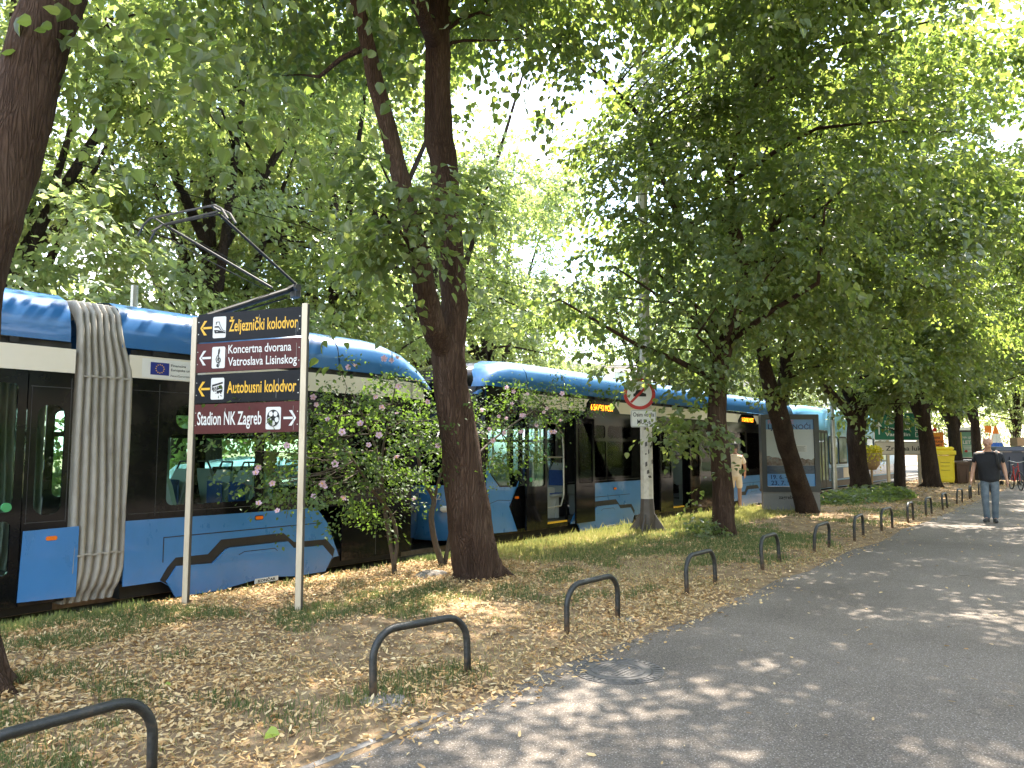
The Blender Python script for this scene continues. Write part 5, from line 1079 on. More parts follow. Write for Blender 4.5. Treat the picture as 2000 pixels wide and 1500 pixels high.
# orange roadworks board
OP = at(1835, 945, 6.1); OP.z = 0; of_ = frame_of((OP.x, OP.y, 0), RIGHT)
ob = empty('warning_board', (OP.x, OP.y, 0), 'orange traffic change board with two lamps behind the yellow bin', 'road sign')
ORG = mat('sign_orange', (.82, .22, .02), .5); REDL = mat('red_lamp', (.6, .02, .02), .3); YELB = varied('bin_yellow', [(.80, .60, .02), (.86, .66, .04)], 3, .45)
g = G(); g.plate(rrect(-.33, 1.58, .30, 2.30, .03), [], of_, -.02, .0); pl = g.build('board', ORG, ob)
g = G(); text_on(g, 'OPREZ !', of_, -.29, 2.14, .11, .5, .03, .003); g.build('lettering', YEL, pl)
g = G(); text_on(g, 'NOVA', of_, -.14, 2.0, .085, .27, .03, .003); text_on(g, 'REGULACIJA', of_, -.29, 1.83, .085, .56, .03, .003); text_on(g, 'PROMETA', of_, -.24, 1.66, .085, .45, .03, .003); g.build('lettering', BLK, pl)
for cz_, m_ in ((2.6, YELB), (2.42, REDL)):
    g = G(); g.smooth = True; c = of_(-.12, cz_, .04); g.loft([[c + RIGHT * (.10 * q * cos(a)) + Vector((0, 0, .10 * q * sin(a))) + Vector((-cos(TH), -sin(TH), 0)) * d_ for a in [2 * pi * j / 16 for j in range(16)]] for q, d_ in ((.9, -.04), (1, 0), (.75, .05), (.02, .07))], True); g.build('lamp', m_, ob)
for q in (-.16, .15): g = G(); g.plate([(q - .03, 0), (q + .03, 0), (q + .03, 2.45), (q - .03, 2.45)], [], of_, -.06, -.021); g.build('post', STEEL, ob)
# bins
def wheelie(x, y, m, label, s_=1.0, rz=0, w_=.58, h=1.05):
    rt = empty('wheelie_bin', (x, y, 0), label, 'bin', 'wheelie bins by the yellow one'); M_ = Matrix.Rotation(rz, 3, 'Z'); o = Vector((x, y, 0))
    g = G(); g.loft([[o + M_ @ Vector((a * w_ * k * s_, b * .62 * k * s_, z * s_)) for a, b in ((-.5, -.5), (.5, -.5), (.5, .5), (-.5, .5))] for z, k in ((.06, .8), (.1, .84), (h * .82, .98), (h * .83, 1.06), (h * .9, 1.06))], True)
    for q in (-.28, .28): g.box(o + M_ @ Vector((q * w_ * s_, -.29 * s_, h * .45 * s_)), (.03, .03, h * .6 * s_), rz)
    g.build('body', m, rt)
    g = G(); g.loft([[o + M_ @ Vector((a * w_ * k * s_, b * .64 * k * s_, z * s_)) for a, b in ((-.5, -.5), (.5, -.5), (.5, .5), (-.5, .5))] for z, k in ((h * .905, 1.08), (h * .96, 1.08), (h * 1.0, .92), (h * 1.02, .5))], True); g.build('lid', m, rt)
    g = G()
    for q in (-.4, .4): c = o + M_ @ Vector((q * w_ * s_, .28 * s_, .1 * s_)); d = M_ @ Vector((.03, 0, 0)); g.tube([c - d, c + d], .1 * s_, 14)
    g.build('wheel', MBLACK, rt); return rt
BROWN = varied('bin_brown', [(.07, .035, .022), (.10, .05, .03)], 3, .5)
FACE = TH - pi / 2
def gp(px, py): c = atz(px, py); return c.x, c.y
yb = gp(1839, 946); rt = empty('yellow_bin', (*yb, 0), 'bright yellow recycling bin between two brown wheelie bins', 'bin')
M_ = Matrix.Rotation(FACE, 3, 'Z'); o_ = Vector((*yb, 0))
def bx(g, c, d, bev=.02): g.box(o_ + M_ @ Vector(c), d, FACE, bev)
g = G(); g.loft([[o_ + M_ @ Vector((a * k, b * .7, z)) for a, b in ((-.5, -.5), (.5, -.5), (.5, .5), (-.5, .5))] for z, k in ((.1, .66), (.16, .74), (1.1, .80), (1.25, .86))], True); bx(g, (0, -.36, .22), (.62, .05, .16)); bx(g, (-.36, -.34, .65), (.05, .06, .9)); bx(g, (.36, -.34, .65), (.05, .06, .9)); g.build('body', YELB, rt)
g = G(); bx(g, (0, -.02, 1.36), (.92, .82, .20), .03); bx(g, (0, .02, 1.54), (.88, .7, .16), .05); g.build('lid', YELB, rt)
g = G()
for z in (.62, .8, .95): bx(g, (0, -.357, z), (.4, .006, .012), 0)
g.build('panel_line', BROWN, rt)
g = G(); 
for q in (-.3, .3): c = o_ + M_ @ Vector((q, -.2, .08)); d = M_ @ Vector((.03, 0, 0)); g.tube([c - d, c + d], .09, 12)
g.build('wheel', MBLACK, rt)
b1 = gp(1824, 943); wheelie(*b1, BROWN, 'brown wheelie bin half hidden left of the yellow bin', .95, FACE)
b2 = gp(1875, 946); wheelie(*b2, BROWN, 'brown wheelie bin behind the forked trunk right of the yellow bin', .95, FACE)
# litter bin: yellow mesh basket seen between the trunks
bp = gp(1704, 957); rt = empty('flower_basket', (*bp, 0), 'yellow flowers in a hanging wooden basket in front of the older tram', 'planter')
g = G(); g.smooth = True; g.loft([[(bp[0] + r * cos(2 * pi * j / 16), bp[1] + r * sin(2 * pi * j / 16), z) for j in range(16)] for r, z in ((.16, .75), (.30, .95), (.36, 1.35), (.33, 1.36), (.2, 1.3))], True); g.smooth = False; g.tube([(*bp, -.05), (*bp, .8)], .04, 8); g.build('basket', varied('basket_wood', [(.30, .19, .10), (.42, .28, .15)], 6, .8, stretch=(4, 4, .3)), rt)
n = 900; a = NR.uniform(0, 2 * pi, n); r = NR.uniform(.05, .42, n); z = 1.36 + NR.uniform(0, .26, n) - np.clip(r - .3, 0, 1) * NR.uniform(0, 6, n)
leaves('flowers', np.stack([bp[0] + r * np.cos(a), bp[1] + r * np.sin(a), z], 1), NR.normal(size=(n, 3)), NR.normal(size=(n, 3)) + [0, 0, .6], NR.uniform(.05, .10, n), leafmat('yellow_petal', [(.72, .58, .03), (.8, .68, .06), (.35, .40, .05)], [(.8, .7, .1), (.8, .7, .1)], .35), rt)
# green advertising panel with dark frame
P0 = at(1877, 946, 5.6); P0.z = 0; pf = frame_of((P0.x, P0.y, 0), RIGHT)
rt = empty('advertising_panel', (P0.x, P0.y, 0), 'pale green poster in a dark frame with a yellow edge behind the walking man', 'advertising panel')
g = G(); g.plate(rrect(0, 1.0, 1.0, 2.45, .02), [rrect(.09, 1.1, .93, 2.36, .01)], pf, -.12, .02); g.plate([(.1, -.03), (.9, -.03), (.9, .99), (.1, .99)], [], pf, -.1, 0); g.build('frame', DGREY, rt)
g = G(); g.plate(rrect(.095, 1.105, .925, 2.355, .01), [], pf, -.05, -.01); po = g.build('poster', varied('poster_green', [(.13, .30, .22), (.2, .42, .32)], 2, .5), rt)
g = G(); g.plate([(.10, 1.11), (.15, 1.11), (.15, 2.35), (.10, 2.35)], [], pf, -.0095, -.006); g.build('poster_edge', YELB, po)
g = G(); text_on(g, 'NA LJETO', pf, .2, 2.05, .1, .66, .02, -.006); text_on(g, 'LETO', pf, .2, 1.78, .16, .6, .03, -.006); g.build('lettering', WHITE, po)
for k in range(5): g = G(); g.plate([(.2 + .02 * k, 1.66 - k * .07), (.82 - .05 * (k % 3), 1.66 - k * .07), (.82 - .05 * (k % 3), 1.69 - k * .07), (.2 + .02 * k, 1.69 - k * .07)], [], pf, -.0095, -.006); g.build('text_line', WHITE, po)
g = G(); poly_on(g, circ(.34, 1.42, .08, .06), pf, -.005); g.build('red_mark', RED, po)
# white and blue signboard
P1 = at(1866, 945, 6.6); P1.z = 0; qf = frame_of((P1.x, P1.y, 0), RIGHT)
rt = empty('signboard', (P1.x, P1.y, 0), 'tall white signboard with blue strips behind the forked trunk', 'sign')
g = G(); g.plate([(.1, 0), (.5, 0), (.5, 2.0), (.1, 2.0)], [], qf, -.1, 0); g.plate(rrect(0, 2.0, 1.6, 2.75, .02), [], qf, -.1, .002); bd = g.build('board', WHITE, rt)
g = G(); g.plate([(.3, 2.2), (.95, 2.2), (.95, 2.34), (.3, 2.34)], [], qf, .003, .006); g.plate([(.4, 2.45), (.8, 2.45), (.8, 2.52), (.4, 2.52)], [], qf, .003, .006); g.plate([(.14, .6), (.46, .6), (.46, .95), (.14, .95)], [], qf, .001, .004); g.build('blue_strip', EUB, bd)
# big dark container with a cardboard box on its lid
cp = gp(1975, 947); rt = empty('waste_container', (*cp, 0), 'large dark grey wheeled waste container beside the path', 'container'); o_ = Vector((*cp, 0))
g = G(); g.loft([[o_ + M_ @ Vector((a * k, b * .9, z)) for a, b in ((-.5, -.5), (.5, -.5), (.5, .5), (-.5, .5))] for z, k in ((.22, 1.3), (.3, 1.42), (1.25, 1.7), (1.27, 1.78), (1.4, 1.78))], True)
for q in (-.62, -.3, .3, .62): bx(g, (q, -.47, .75), (.05, .05, .9))
bx(g, (0, -.49, .42), (1.5, .05, .05)); CNT = varied('container_grey', [(.045, .05, .075), (.065, .07, .10)], 3, .5); g.build('body', CNT, rt)
g = G(); g.loft([[o_ + M_ @ Vector((a * 1.82 * k, b * .96 * k, z)) for a, b in ((-.5, -.5), (.5, -.5), (.5, .5), (-.5, .5))] for z, k in ((1.405, 1), (1.47, 1), (1.60, .86), (1.63, .6))], True); g.build('lid', CNT, rt)
for a in (-.6, .6):
    for b in (-.3, .3): g = G(); c = o_ + M_ @ Vector((a, b, .1)); d = M_ @ Vector((.03, 0, 0)); g.tube([c - d, c + d], .1, 14); g.build('wheel', MBLACK, rt)
CARD = varied('cardboard', [(.36, .22, .12), (.44, .28, .16)], 4, .85)
g = G(); c = o_ + M_ @ Vector((.55, .0, 1.635 + .19)); g.box(c, (.7, .5, .36), FACE, .01); g.box(c + Vector((0, 0, .185)), (.06, .5, .004), FACE)
thing(g, 'cardboard_box', CARD, (c.x, c.y, 1.635), 'brown cardboard box lying on the lid of the dark container', 'box')
g = G(); c = gp(1893, 944); g.box((c[0], c[1], .26), (.36, .3, .5), FACE, .01); thing(g, 'cardboard_box', CARD, (c[0], c[1], 0), 'tan cardboard box on the ground beside the brown bin', 'box')
# orange and blue pennant board
P2 = at(1950, 940, 4.3); P2.z = 0; q2 = frame_of((P2.x, P2.y, 0), RIGHT); rt = empty('parasol', (P2.x, P2.y, 0), 'closed orange, white and blue parasol right of the walking man\'s head', 'parasol')
ORW = mat('parasol_orange', (.85, .24, .03), .7); WBL = mat('parasol_blue', (.04, .14, .55), .7)
g = G(); g.tube([(P2.x, P2.y, -.03), (P2.x, P2.y, 2.75)], .025, 8); g.build('pole', STEEL, rt)
def fold(g, z0, z1, r0, r1, off=0.): 
    g.loft([[(P2.x + off + (r0 + (r1 - r0) * t) * (1 if j % 2 else .6) * cos(2 * pi * j / 12), P2.y - off + (r0 + (r1 - r0) * t) * (1 if j % 2 else .6) * sin(2 * pi * j / 12), z0 + (z1 - z0) * t) for j in range(12)] for t in (0, .33, .66, 1)], True)
g = G(); fold(g, 1.55, 1.85, .33, .27); g.build('blue_fold', WBL, rt); g = G(); fold(g, 1.855, 2.3, .265, .16); g.build('white_fold', WHITE, rt); g = G(); fold(g, 2.305, 2.72, .16, .04); g.build('orange_fold', ORW, rt)
g = G(); g.plate([(-.55, 2.36), (-.2, 2.36), (-.2, 2.72), (-.55, 2.72)], [], q2, -.02, .0); g.tube([q2(-.3, 0, -.04), q2(-.3, 2.7, -.04)], .02, 6); thing(g, 'orange_board', ORW, (P2.x, P2.y, 0), 'orange board on a thin post left of the closed parasol', 'sign')
# bicycle at the right edge
bk = gp(1994, 958); BD = Vector((cos(TH + 2.55), sin(TH + 2.55), 0)); BD = Vector((-cos(.35), -sin(.35), 0)); BO = Vector((*bk, 0)) 
rt = empty('bicycle', (*bk, 0), 'dark bicycle with a plastic bag on its handlebar at the right edge of the path', 'bicycle')
def bpnt(a, z, l=0): return BO + BD * a + Vector((-BD.y, BD.x, 0)) * l + Vector((0, 0, z))
for a in (.0, -1.05):
    g = G(); g.smooth = True; g.tube([bpnt(a + .33 * cos(t), .34 + .33 * sin(t)) for t in [2 * pi * k / 28 for k in range(29)]], .02, 8); w_ = g.build('wheel', MBLACK, rt)
    g = G()
    for k in range(12): t = 2 * pi * k / 12; g.tube([bpnt(a, .34), bpnt(a + .32 * cos(t), .34 + .32 * sin(t))], .002, 4)
    g.build('spokes', STEEL, w_)
g = G(); 
for p, q in (((-.02, .34), (-.16, .86)), ((-.16, .86), (-.19, 1.0)), ((-.17, .8), (-.62, .32)), ((-.18, .88), (-.72, .78)), ((-.62, .32), (-.76, .88)), ((-1.05, .34), (-.62, .32)), ((-1.05, .34), (-.72, .74))): g.tube([bpnt(*p), bpnt(*q)], .017, 8)
g.build('frame', RED, rt)
g = G(); g.tube([bpnt(-.28, 1.06, .3), bpnt(-.2, 1.08, .26), bpnt(-.17, 1.02, .06), bpnt(-.17, 1.02, -.06), bpnt(-.2, 1.08, -.26), bpnt(-.28, 1.06, -.3)], .014, 8); g.build('handlebar', STEEL, rt)
g = G(); g.loft([[bpnt(-.77 + a, .92 + b, l) for l, b in ((-w2, -.01), (0, .02), (w2, -.01), (0, -.03))] for a, b, w2 in ((-.12, 0, .09), (0, .005, .07), (.12, .0, .02))], True); g.build('saddle', MBLACK, rt)
BAG = varied('plastic_bag', [(.55, .57, .55), (.25, .30, .28), (.08, .12, .11)], 5, .35, .6, 9)
g = G(); g.smooth = True; rng.seed(5); c = bpnt(-.05, .72, .34)
g.loft([[c + Vector((cos(2 * pi * j / 14) * r * rng.uniform(.85, 1.15), sin(2 * pi * j / 14) * r * .7 * rng.uniform(.85, 1.15), z)) for j in range(14)] for r, z in ((.04, -.28), (.15, -.24), (.18, -.1), (.15, .05), (.07, .2), (.02, .32))], True); thing(g, 'plastic_bag', BAG, (c.x, c.y, c.z - .28), 'crumpled pale plastic bag hanging from the bicycle handlebar', 'bag')

# ------------------------------------------------------------------ cars on the road behind the trams
def car(x, y, m, label, L_=4.2, H_=1.5, van=False, rz=0):
    rt = empty('parked_car', (x, y, -.15), label, 'car' if not van else 'van', 'vehicles on the road behind the trams'); z0 = -.15
    g = G(); g.smooth = True
    if van: sec = [(-2.6, .45, 1.0, .80), (-2.55, .3, 2.1, .86), (1.2, .3, 2.2, .88), (1.75, .3, 1.5, .88), (2.45, .3, 1.05, .84), (2.6, .4, .8, .74)]
    else: sec = [(-L_ / 2, .42, .72, .74), (-L_ / 2 + .1, .28, .98, .82), (-L_ * .24, .26, 1.0, .86), (0, .25, .98, .87), (L_ * .24, .26, .94, .86), (L_ * .42, .28, .82, .82), (L_ / 2, .4, .62, .7)]
    g.loft([[(x + a, y - w2, z0 + b), (x + a, y - w2 * 1.02, z0 + (b + t) / 2), (x + a, y - w2 * .95, z0 + t), (x + a, y + w2 * .95, z0 + t), (x + a, y + w2 * 1.02, z0 + (b + t) / 2), (x + a, y + w2, z0 + b)] for a, b, t, w2 in sec], True); bd = g.build('body', m, rt)
    if not van:
        cab = [(-L_ * .46, .98, .76), (-L_ * .36, 1.38, .62), (-L_ * .05, H_, .62), (L_ * .1, 1.42, .60), (L_ * .27, .95, .74)]
        g = G(); g.smooth = True; g.loft([[(x + a, y - w2, z0 + min(t, 1.36)), (x + a, y - w2 * .9, z0 + t), (x + a, y + w2 * .9, z0 + t), (x + a, y + w2, z0 + min(t, 1.36))] for a, t, w2 in cab], False, False); g.build('roof', m, rt)
        g = G()
        for sd in (-1, 1):
            g.add([(x - L_ * .42, y + sd * .80, z0 + .98), (x + L_ * .25, y + sd * .80, z0 + .95), (x + L_ * .10, y + sd * .60, z0 + 1.37), (x - L_ * .34, y + sd * .62, z0 + 1.35)], [(0, 1, 2, 3)])
        g.build('window', GLASSD, rt)
        g = G()
        for q in (-L_ * .12, L_ * .06):
            for sd in (-1, 1): g.tube([(x + q, y + sd * .80, z0 + .96), (x + q * .9, y + sd * .615, z0 + 1.38)], .03, 6)
        g.build('window_pillar', m, rt)
    else:
        g = G()
        for sd in (-1, 1): g.add([(x + .55, y + sd * .89, z0 + 1.25), (x + 1.6, y + sd * .89, z0 + 1.25), (x + 1.15, y + sd * .885, z0 + 1.95), (x + .55, y + sd * .885, z0 + 1.95)], [(0, 1, 2, 3)])
        g.add([(x + 1.79, y - .78, z0 + 1.5), (x + 1.79, y + .78, z0 + 1.5), (x + 1.26, y + .76, z0 + 2.1), (x + 1.26, y - .76, z0 + 2.1)], [(0, 1, 2, 3)]); g.build('window', GLASSD, rt)
    for a in (-L_ * .31, L_ * .31):
        for sd in (-1, 1):
            g = G(); g.tube([(x + a, y + sd * .72, z0 + .31), (x + a, y + sd * .88, z0 + .31)], .31, 20); g.build('wheel', MBLACK, rt)
            g = G(); g.tube([(x + a, y + sd * .87, z0 + .31), (x + a, y + sd * .89, z0 + .31)], .19, 14); g.build('rim', STEEL, rt)
    for sd in (-1, 1): g = G(); g.box((x + L_ * .47, y + sd * .62, z0 + .68), (.14, .26, .12), 0, .03); g.build('headlight', WHITE, rt)
    return rt
CARB = varied('car_pale_blue', [(.42, .56, .68), (.48, .62, .74)], 1, .25, coat=.6); CARW = varied('car_white', [(.72, .73, .72), (.78, .79, .78)], 1, .25, coat=.6); CARS = varied('car_silver', [(.42, .43, .44), (.48, .49, .5)], 1, .25, metal=.3, coat=.6)
car(8.6, 12.6, CARB, 'pale blue hatchback seen through the nearest tram windows', 4.1, 1.52)
car(15.6, 12.5, CARW, 'white van seen through the second tram open door', 5.0, 2.2, True)
car(21.6, 12.6, CARS, 'silver hatchback seen through the second tram middle doors', 4.2, 1.5)
car(3.4, 12.6, CARS, 'silver hatchback behind the tram at the left edge', 4.2, 1.5)

# ------------------------------------------------------------------ buildings, hedge
def block(x, y, w_, d_, h, m, label, rz=0, storeys=5, cols=8):
    rt = empty('apartment_building', (x, y, 0), label, 'building', None, rz); M2 = Matrix.Rotation(rz, 3, 'Z'); o = Vector((x, y, 0))
    def f(u_, v_, w2): return o + Vector((u_, -d_ / 2 - w2, v_))
    sh = h / storeys; hs = []
    for i in range(storeys):
        for j in range(cols):
            cx = -w_ / 2 + w_ * (j + .5) / cols; hs.append((cx - w_ / cols * .28, sh * i + sh * .28, cx + w_ / cols * .28, sh * i + sh * .82))
    g = G(); g.box(o + Vector((0, .15, h / 2)), (w_, d_ - .3, h)); g.plate([(-w_ / 2, 0), (w_ / 2, 0), (w_ / 2, h), (-w_ / 2, h)], [[(a, b), (c, b), (c, e), (a, e)] for a, b, c, e in hs], f, -.25, 0)
    g.build('wall', m, rt); g = G(); g.box(o + Vector((0, 0, h + .2)), (w_ + .6, d_ + .6, .4)); g.build('roof', CONC, rt)
    for a, b, c, e in hs[:100]: g = G(); g.plate([(a, b), (c, b), (c, e), (a, e)], [], f, -.2, -.16); g.build('window', MAT['old_glass'], rt)
    return rt
PLAST = varied('pale_plaster', [(.62, .60, .57), (.70, .68, .65)], .6, .9); PLAST2 = varied('buff_plaster', [(.55, .42, .30), (.62, .50, .37)], .5, .9)
block(66, 24, 26, 10, 9, PLAST, 'pale building beyond the older tram, seen between the dark trunks', 0, 3, 8)
block(96, 60, 30, 14, 13, PLAST, 'tall pale apartment block far beyond the gap between the trees', -.6, 4, 8)
block(45, -28, 130, 10, 13, PLAST2, 'long buff building across the grass right of the path', pi, 4, 25)
def hedge(name, label, blobs, k, size, seed):
    r = np.random.default_rng(seed); P, D, Ln = spray_cloud(blobs, r); rt = empty(name, (blobs[0][0], blobs[0][1], 0), label, 'hedge', 'bushes beyond the road')
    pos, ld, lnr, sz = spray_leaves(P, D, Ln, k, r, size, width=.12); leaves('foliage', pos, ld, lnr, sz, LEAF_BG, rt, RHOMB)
    g = G()
    for b in blobs:
        for q in (-.3, .3): g.tube([(b[0] + q * b[3], b[1], -.02), (b[0] + q * b[3] * 1.6, b[1], b[2] + b[5] * .5)], [.05, .015], 6)
    g.build('stem', TWIG, rt)
for i in range(9):
    x = -1 + i * 4.2
    hedge('bush', ['leafy bush beyond the road, first from the left', 'second leafy bush beyond the road from the left', 'third leafy bush beyond the road from the left', 'fourth leafy bush beyond the road from the left', 'fifth leafy bush beyond the road from the left', 'sixth leafy bush beyond the road from the left', 'seventh leafy bush beyond the road from the left', 'eighth leafy bush beyond the road from the left', 'ninth leafy bush beyond the road from the left'][i],
          [(x, 19.5 + (i % 2) * 1.2, 1.4 + .5 * sin(i * 2.3), 2.3, 1.3, 1.5 + .5 * sin(i * 2.3), 230)], 18, .17, 60 + i)

hb = [o for o in COL.objects if o.name.startswith('bush') and o.parent is None]
for i in range(9):  # unseen bushes added so tram windows reflect leaves, not sky and soil
    o = copy_tree(hb[i % len(hb)]); o.location = (10 + i * 6.5, -15 - (i % 2), 0); o['group'] = 'bushes right of the path'; o['label'] = ['first', 'second', 'third', 'fourth', 'fifth', 'sixth', 'seventh', 'eighth', 'ninth'][i] + ' unseen bush added for tram reflections, in front of the long buff building'
# ------------------------------------------------------------------ people
def skin_mesh(verts, edges, radii, root=0, sub=2):
    me = bpy.data.meshes.new('t'); me.from_pydata([tuple(v) for v in verts], edges, []); o = bpy.data.objects.new('t', me); COL.objects.link(o)
    md = o.modifiers.new('s', 'SKIN'); md.use_smooth_shade = True
    for i, r in enumerate(radii): d = me.skin_vertices[0].data[i]; d.radius = (r, r) if not isinstance(r, tuple) else r; d.use_root = (i == root)
    s2 = o.modifiers.new('u', 'SUBSURF'); s2.levels = sub
    dg = bpy.context.evaluated_depsgraph_get(); ev = o.evaluated_get(dg); m2 = ev.to_mesh()
    vs = [v.co.copy() for v in m2.vertices]; fs = [tuple(p.vertices) for p in m2.polygons]; ev.to_mesh_clear()
    bpy.data.objects.remove(o); bpy.data.meshes.remove(me); return vs, fs
class Sk:
    def __init__(s): s.v = []; s.e = []; s.r = []
    def add(s, p, r, par=None):
        s.v.append(Vector(p)); s.r.append(r); i = len(s.v) - 1
        if par is not None: s.e.append((par, i))
        return i
    def chain(s, pts, par=None):
        for p, r in pts: par = s.add(p, r, par)
        return par
def person(loc, face, label, J, m, H=1.78, head_tilt=0., hair=None, beard=None, strap=False, extra=None):
    """J: joints in a standing frame looking to -y, the person's left is +x"""
    rt = empty('person', loc, label, 'person'); sc = H / 1.78; Mz = Matrix.Rotation(face + pi / 2, 3, 'Z'); O = Vector(loc)
    tr = lambda p: O + Mz @ (Vector(p) * sc)
    def emit(sk, name, mt, par, flat=None, wide=1.):
        vs, fs = skin_mesh(sk.v, sk.e, sk.r)
        if wide != 1: vs = [Vector((v.x * (1 + (wide - 1) * max(0, min(1, (1.56 - v.z) / .1)) * max(0, min(1, (.27 - abs(v.x)) / .08))), v.y, v.z)) for v in vs]
        if flat: vs = [Vector((v.x, v.y * (1 - (1 - flat) * max(0, min(1, (v.z - .86) / .1, (1.50 - v.z) / .08)) * (1 if abs(v.x) < .24 else 0)), v.z)) for v in vs]
        g = G(); g.smooth = True; g.add([tr(v) for v in vs], fs); return g.build(name, mt, par, fixn=False)
    sk = Sk(); pel = sk.add(J['pelvis'], .13); sp_ = sk.add(J['waist'], .125, pel); ch = sk.add(J['chest'], .14, sp_); nk = sk.add(J['neck'], .062, ch)
    nk2 = sk.add(J['neck2'], .056, nk); hd = Vector(J['head'])
    tl = Matrix.Rotation(head_tilt, 3, 'X')
    hp = lambda p: hd + tl @ Vector(p)
    j = sk.add(hp((0, -.015, -.05)), .066, nk2); c_ = sk.add(hp((0, .0, .03)), .088, j); c2 = sk.add(hp((0, .012, .085)), .080, c_); sk.add(hp((0, .015, .125)), .045, c2)
    sk.add(hp((0, -.108, .012)), .013, c_); sk.add(hp((0, -.07, -.075)), .034, j)
    for q in (-1, 1): sk.add(hp((q * .092, .01, .015)), .016, c_)
    for sd in ('L', 'R'):
        a = sk.chain([(J['sh' + sd], .060), ((Vector(J['sh' + sd]) + Vector(J['el' + sd])) / 2, .048), (J['el' + sd], .041), ((Vector(J['el' + sd]) * .6 + Vector(J['wr' + sd]) * .4), .042), (J['wr' + sd], .027)], ch)
        wv, hv = Vector(J['wr' + sd]), (Vector(J['wr' + sd]) - Vector(J['el' + sd])).normalized(); fwd = Vector((0, -1, 0)); lat = hv.cross(fwd).normalized()
        pm = sk.add(wv + hv * .05, .030, a); pm2 = sk.add(wv + hv * .085, .030, pm)
        sx = 1 if sd == 'L' else -1
        for k, (of2, ln) in enumerate(((-.028, .068), (-.01, .078), (.01, .074), (.027, .058))):
            b = wv + hv * .095 + fwd * -of2; q = sk.add(b + hv * .02, .0095, pm2); q = sk.add(b + hv * (ln * .55) - lat * 0 + Vector((-sx * .006, 0, 0)), .009, q); sk.add(b + hv * ln + Vector((-sx * .022, 0, 0)), .0075, q)
        q = sk.add(wv + hv * .045 + fwd * .034, .012, pm); q = sk.add(wv + hv * .075 + fwd * .055, .0105, q); sk.add(wv + hv * .10 + fwd * .058, .0085, q)
        l_ = sk.chain([(J['hip' + sd], .088), ((Vector(J['hip' + sd]) + Vector(J['kn' + sd])) / 2, .072), (J['kn' + sd], .055), (Vector(J['kn' + sd]) * .62 + Vector(J['an' + sd]) * .38, .054), (J['an' + sd], .036)], pel)
        sk.add(J['to' + sd], .03, l_)
    bod = emit(sk, 'body', m['skin'], rt, .78)
    # face details: eyes, brows, mouth as children
    g = G()
    for q in (-.032, .032): g.smooth = True; c = tr(hp((q, -.082, .032))); g.loft([[c + Vector((cos(a) * rr_, sin(a) * rr_, zz)) for a in [2 * pi * k / 8 for k in range(8)]] for rr_, zz in ((.003, -.008), (.009, 0), (.003, .008))], True)
    g.build('eyes', m.get('eye', BLK), rt)
    if hair == 'short':
        g = G(); g.smooth = True
        g.loft([[tr(hp((.094 * cos(2 * pi * j / 16) * sin(t), .028 + .104 * sin(2 * pi * j / 16) * sin(t) * (1.05 if j > 8 else 1), .05 + .105 * cos(t)))) for j in range(16)] for t in (.05, .35, .7, 1.05, 1.4, 1.75, 2.1, 2.5)], True); g.build('hair', m['hair'], rt)
    if hair == 'long':
        s2 = Sk(); a = s2.add(hp((0, .03, .05)), .1); s2.add(hp((0, .02, .10)), .09, a); b = s2.add(hp((0, .05, -.06)), .10, a); c = s2.add(hp((0, .07, -.2)), .095, b); s2.add(hp((0, .08, -.32)), .06, c); emit(s2, 'hair', m['hair'], rt)
    if beard: s2 = Sk(); a = s2.add(hp((0, -.055, -.07)), .045); s2.add(hp((.05, -.02, -.05)), .03, a); s2.add(hp((-.05, -.02, -.05)), .03, a); emit(s2, 'beard', m['beard'], rt)
    s2 = Sk(); pl_ = Vector(J['pelvis']); a = s2.add(pl_ + Vector((0, 0, -.13)), .16); a = s2.add(pl_ + Vector((0, 0, .0)), .172, a); a = s2.add(J['waist'], .163, a); c = s2.add(Vector(J['chest']) - Vector((0, 0, .02)), .165, a); q = s2.add(Vector(J['neck']) + Vector((0, 0, -.06)), .125, c); s2.add(Vector(J['neck']) + Vector((0, 0, .005)), .070, q)
    for sd in ('L', 'R'):
        s_, e_ = Vector(J['sh' + sd]), Vector(J['el' + sd]); s2.chain([(s_ - Vector((0, 0, .035)), .068), (s_.lerp(e_, .45), .072), (s_.lerp(e_, m.get('sleeve', .72)), .072)], c)
    emit(s2, 'shirt', m['shirt'], rt, .84, m.get('wide', 1.))
    s2 = Sk(); a = s2.add(pl_ + Vector((0, 0, .09)), .15); a0 = s2.add(pl_ + Vector((0, 0, -.05)), .15, a)
    for sd in ('L', 'R'):
        h_, k_, n_ = Vector(J['hip' + sd]), Vector(J['kn' + sd]), Vector(J['an' + sd])
        if m.get('shorts'): s2.chain([(h_ - Vector((0, 0, .04)), .105), (h_.lerp(k_, .5), .095), (h_.lerp(k_, .9), .09)], a0)
        else: s2.chain([(h_ - Vector((0, 0, .04)), .105), (h_.lerp(k_, .5), .09), (k_, .073), (k_.lerp(n_, .5), .066), (n_ + Vector((0, 0, .03)), .062), (n_ - Vector((0, 0, .015)), .066)], a0)
    emit(s2, 'trousers', m['legs'], rt, .88)
    for sd in ('L', 'R'):
        s2 = Sk(); n_, t_ = Vector(J['an' + sd]), Vector(J['to' + sd]); d = (t_ - n_); d.z = 0; hb = Vector((n_.x, n_.y, t_.z)) - d.normalized() * .05
        a = s2.add(hb, .043); b = s2.add(hb.lerp(t_, .45) + Vector((0, 0, .012)), .047, a); b = s2.add(t_ + Vector((0, 0, .0)), .046, b); s2.add(t_ + d.normalized() * .05, .036, b); s2.add(n_ + Vector((0, 0, .0)), .045, a); emit(s2, 'shoe', m['shoe'], rt)
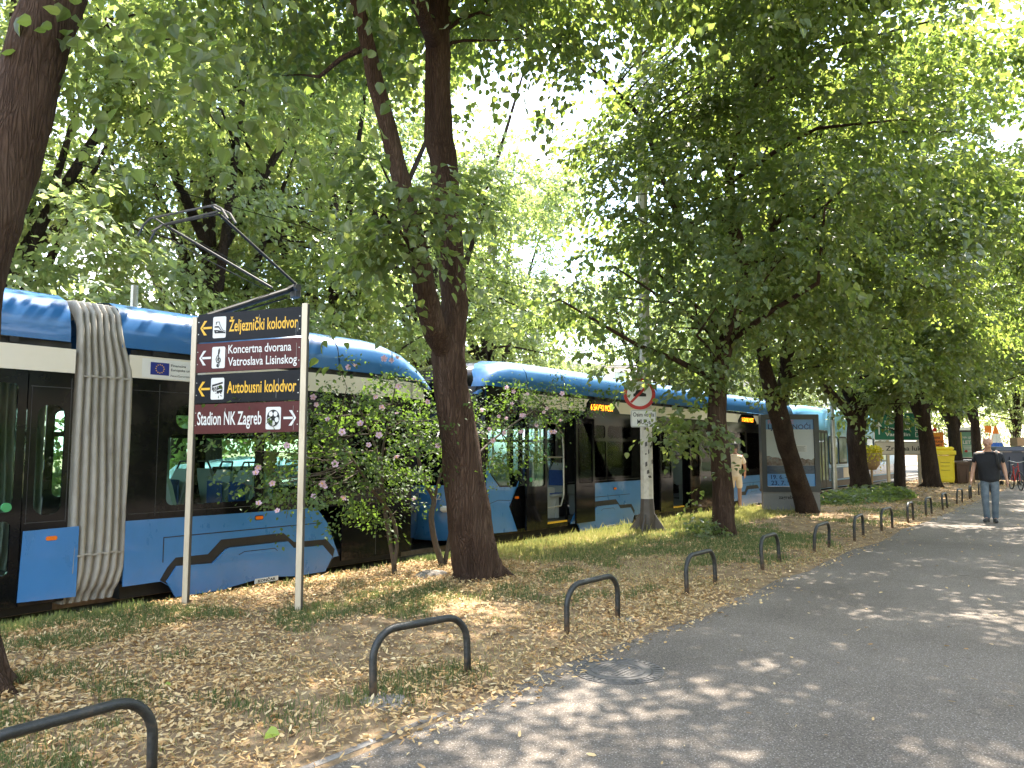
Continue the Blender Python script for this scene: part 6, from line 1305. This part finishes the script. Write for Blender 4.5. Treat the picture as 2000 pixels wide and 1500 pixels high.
    if strap:
        g = G(); g.smooth = True; sh_ = Vector(J['shL']); pts = [sh_ + Vector((-.06, .10, -.2)), sh_ + Vector((-.06, .05, .045)), sh_ + Vector((-.055, -.04, .06)), sh_ + Vector((-.05, -.125, -.06)), sh_ + Vector((-.04, -.155, -.2)), sh_ + Vector((.0, -.12, -.34))]
        for q in (-.012, .012): g.tube([tr(p + Vector((q, 0, 0))) for p in pts], .012, 6)
        g.build('bag_strap', MBLACK, rt)
    return rt
STAND = dict(pelvis=(0, 0, .93), waist=(0, -.01, 1.10), chest=(0, 0, 1.32), neck=(0, .0, 1.47), neck2=(0, -.015, 1.53), head=(0, -.03, 1.64), shL=(.175, .0, 1.415), shR=(-.175, .0, 1.415), elL=(.245, .02, 1.14), elR=(-.245, .03, 1.14), wrL=(.285, -.05, .90), wrR=(-.285, -.05, .90),
             hipL=(.09, 0, .90), hipR=(-.09, 0, .90), knL=(.10, -.02, .50), knR=(-.10, -.02, .50), anL=(.10, .02, .09), anR=(-.10, .02, .09), toL=(.12, -.13, .045), toR=(-.12, -.13, .045))
WALK = dict(STAND, shL=(.20, .0, 1.42), shR=(-.20, .0, 1.42), head=(0, -.085, 1.625), neck2=(0, -.035, 1.53), elL=(.265, .05, 1.15), wrL=(.30, -.0, .90), elR=(-.265, .02, 1.15), wrR=(-.31, -.09, .91),
            knL=(.085, -.03, .50), anL=(.07, .03, .09), toL=(.08, -.13, .045), knR=(-.09, -.10, .51), anR=(-.075, -.06, .10), toR=(-.11, -.21, .055))
mn = atz(1937, 1021); GREYB = varied('grey_beard', [(.22, .17, .14), (.34, .29, .25)], 60, .8)
person((mn.x, mn.y, 0), math.atan2(-mn.y, -mn.x), 'bald bearded man in black t-shirt and jeans walking on the path, looking down', WALK, dict(skin=SKIN, shirt=TEE, legs=JEANS, shoe=SHOE, beard=GREYB, sleeve=.74, wide=1.22), 1.78, .5, beard=True, strap=True)
bm_ = atz(1438, 996); LOOK = dict(STAND, elL=(.24, -.1, 1.2), wrL=(.17, -.28, 1.3), elR=(-.25, -.02, 1.14), wrR=(-.26, -.16, .95))
person((bm_.x, bm_.y, float(strip_z(bm_.y))), TH - .2, 'dark haired person in beige shirt and shorts seen from behind beside the slim linden', LOOK, dict(skin=SKIN2, shirt=BEIGE, legs=BEIGE, shoe=WHITE, hair=HAIR, shorts=True, sleeve=.8), 1.68, .1, hair='short')
SIT = dict(STAND, knL=(.11, -.42, .90), knR=(-.11, -.42, .90), anL=(.11, -.44, .50), anR=(-.11, -.44, .50), toL=(.12, -.58, .46), toR=(-.12, -.58, .46), wrL=(.12, -.25, 1.0), wrR=(-.12, -.25, 1.0))
person((14.12, 8.5, -.20), 0, 'dark haired passenger sitting at the second tram window', SIT, dict(skin=SKIN2, shirt=DGREY, legs=DGREY, shoe=SHOE, hair=HAIR), 1.7, 0, hair='short')
person((5.85, 8.55, -.20), 0, 'blond passenger sitting at the nearest tram window behind the shrub', SIT, dict(skin=SKIN, shirt=TEE, legs=DGREY, shoe=SHOE, hair=BLOND), 1.66, 0, hair='long')
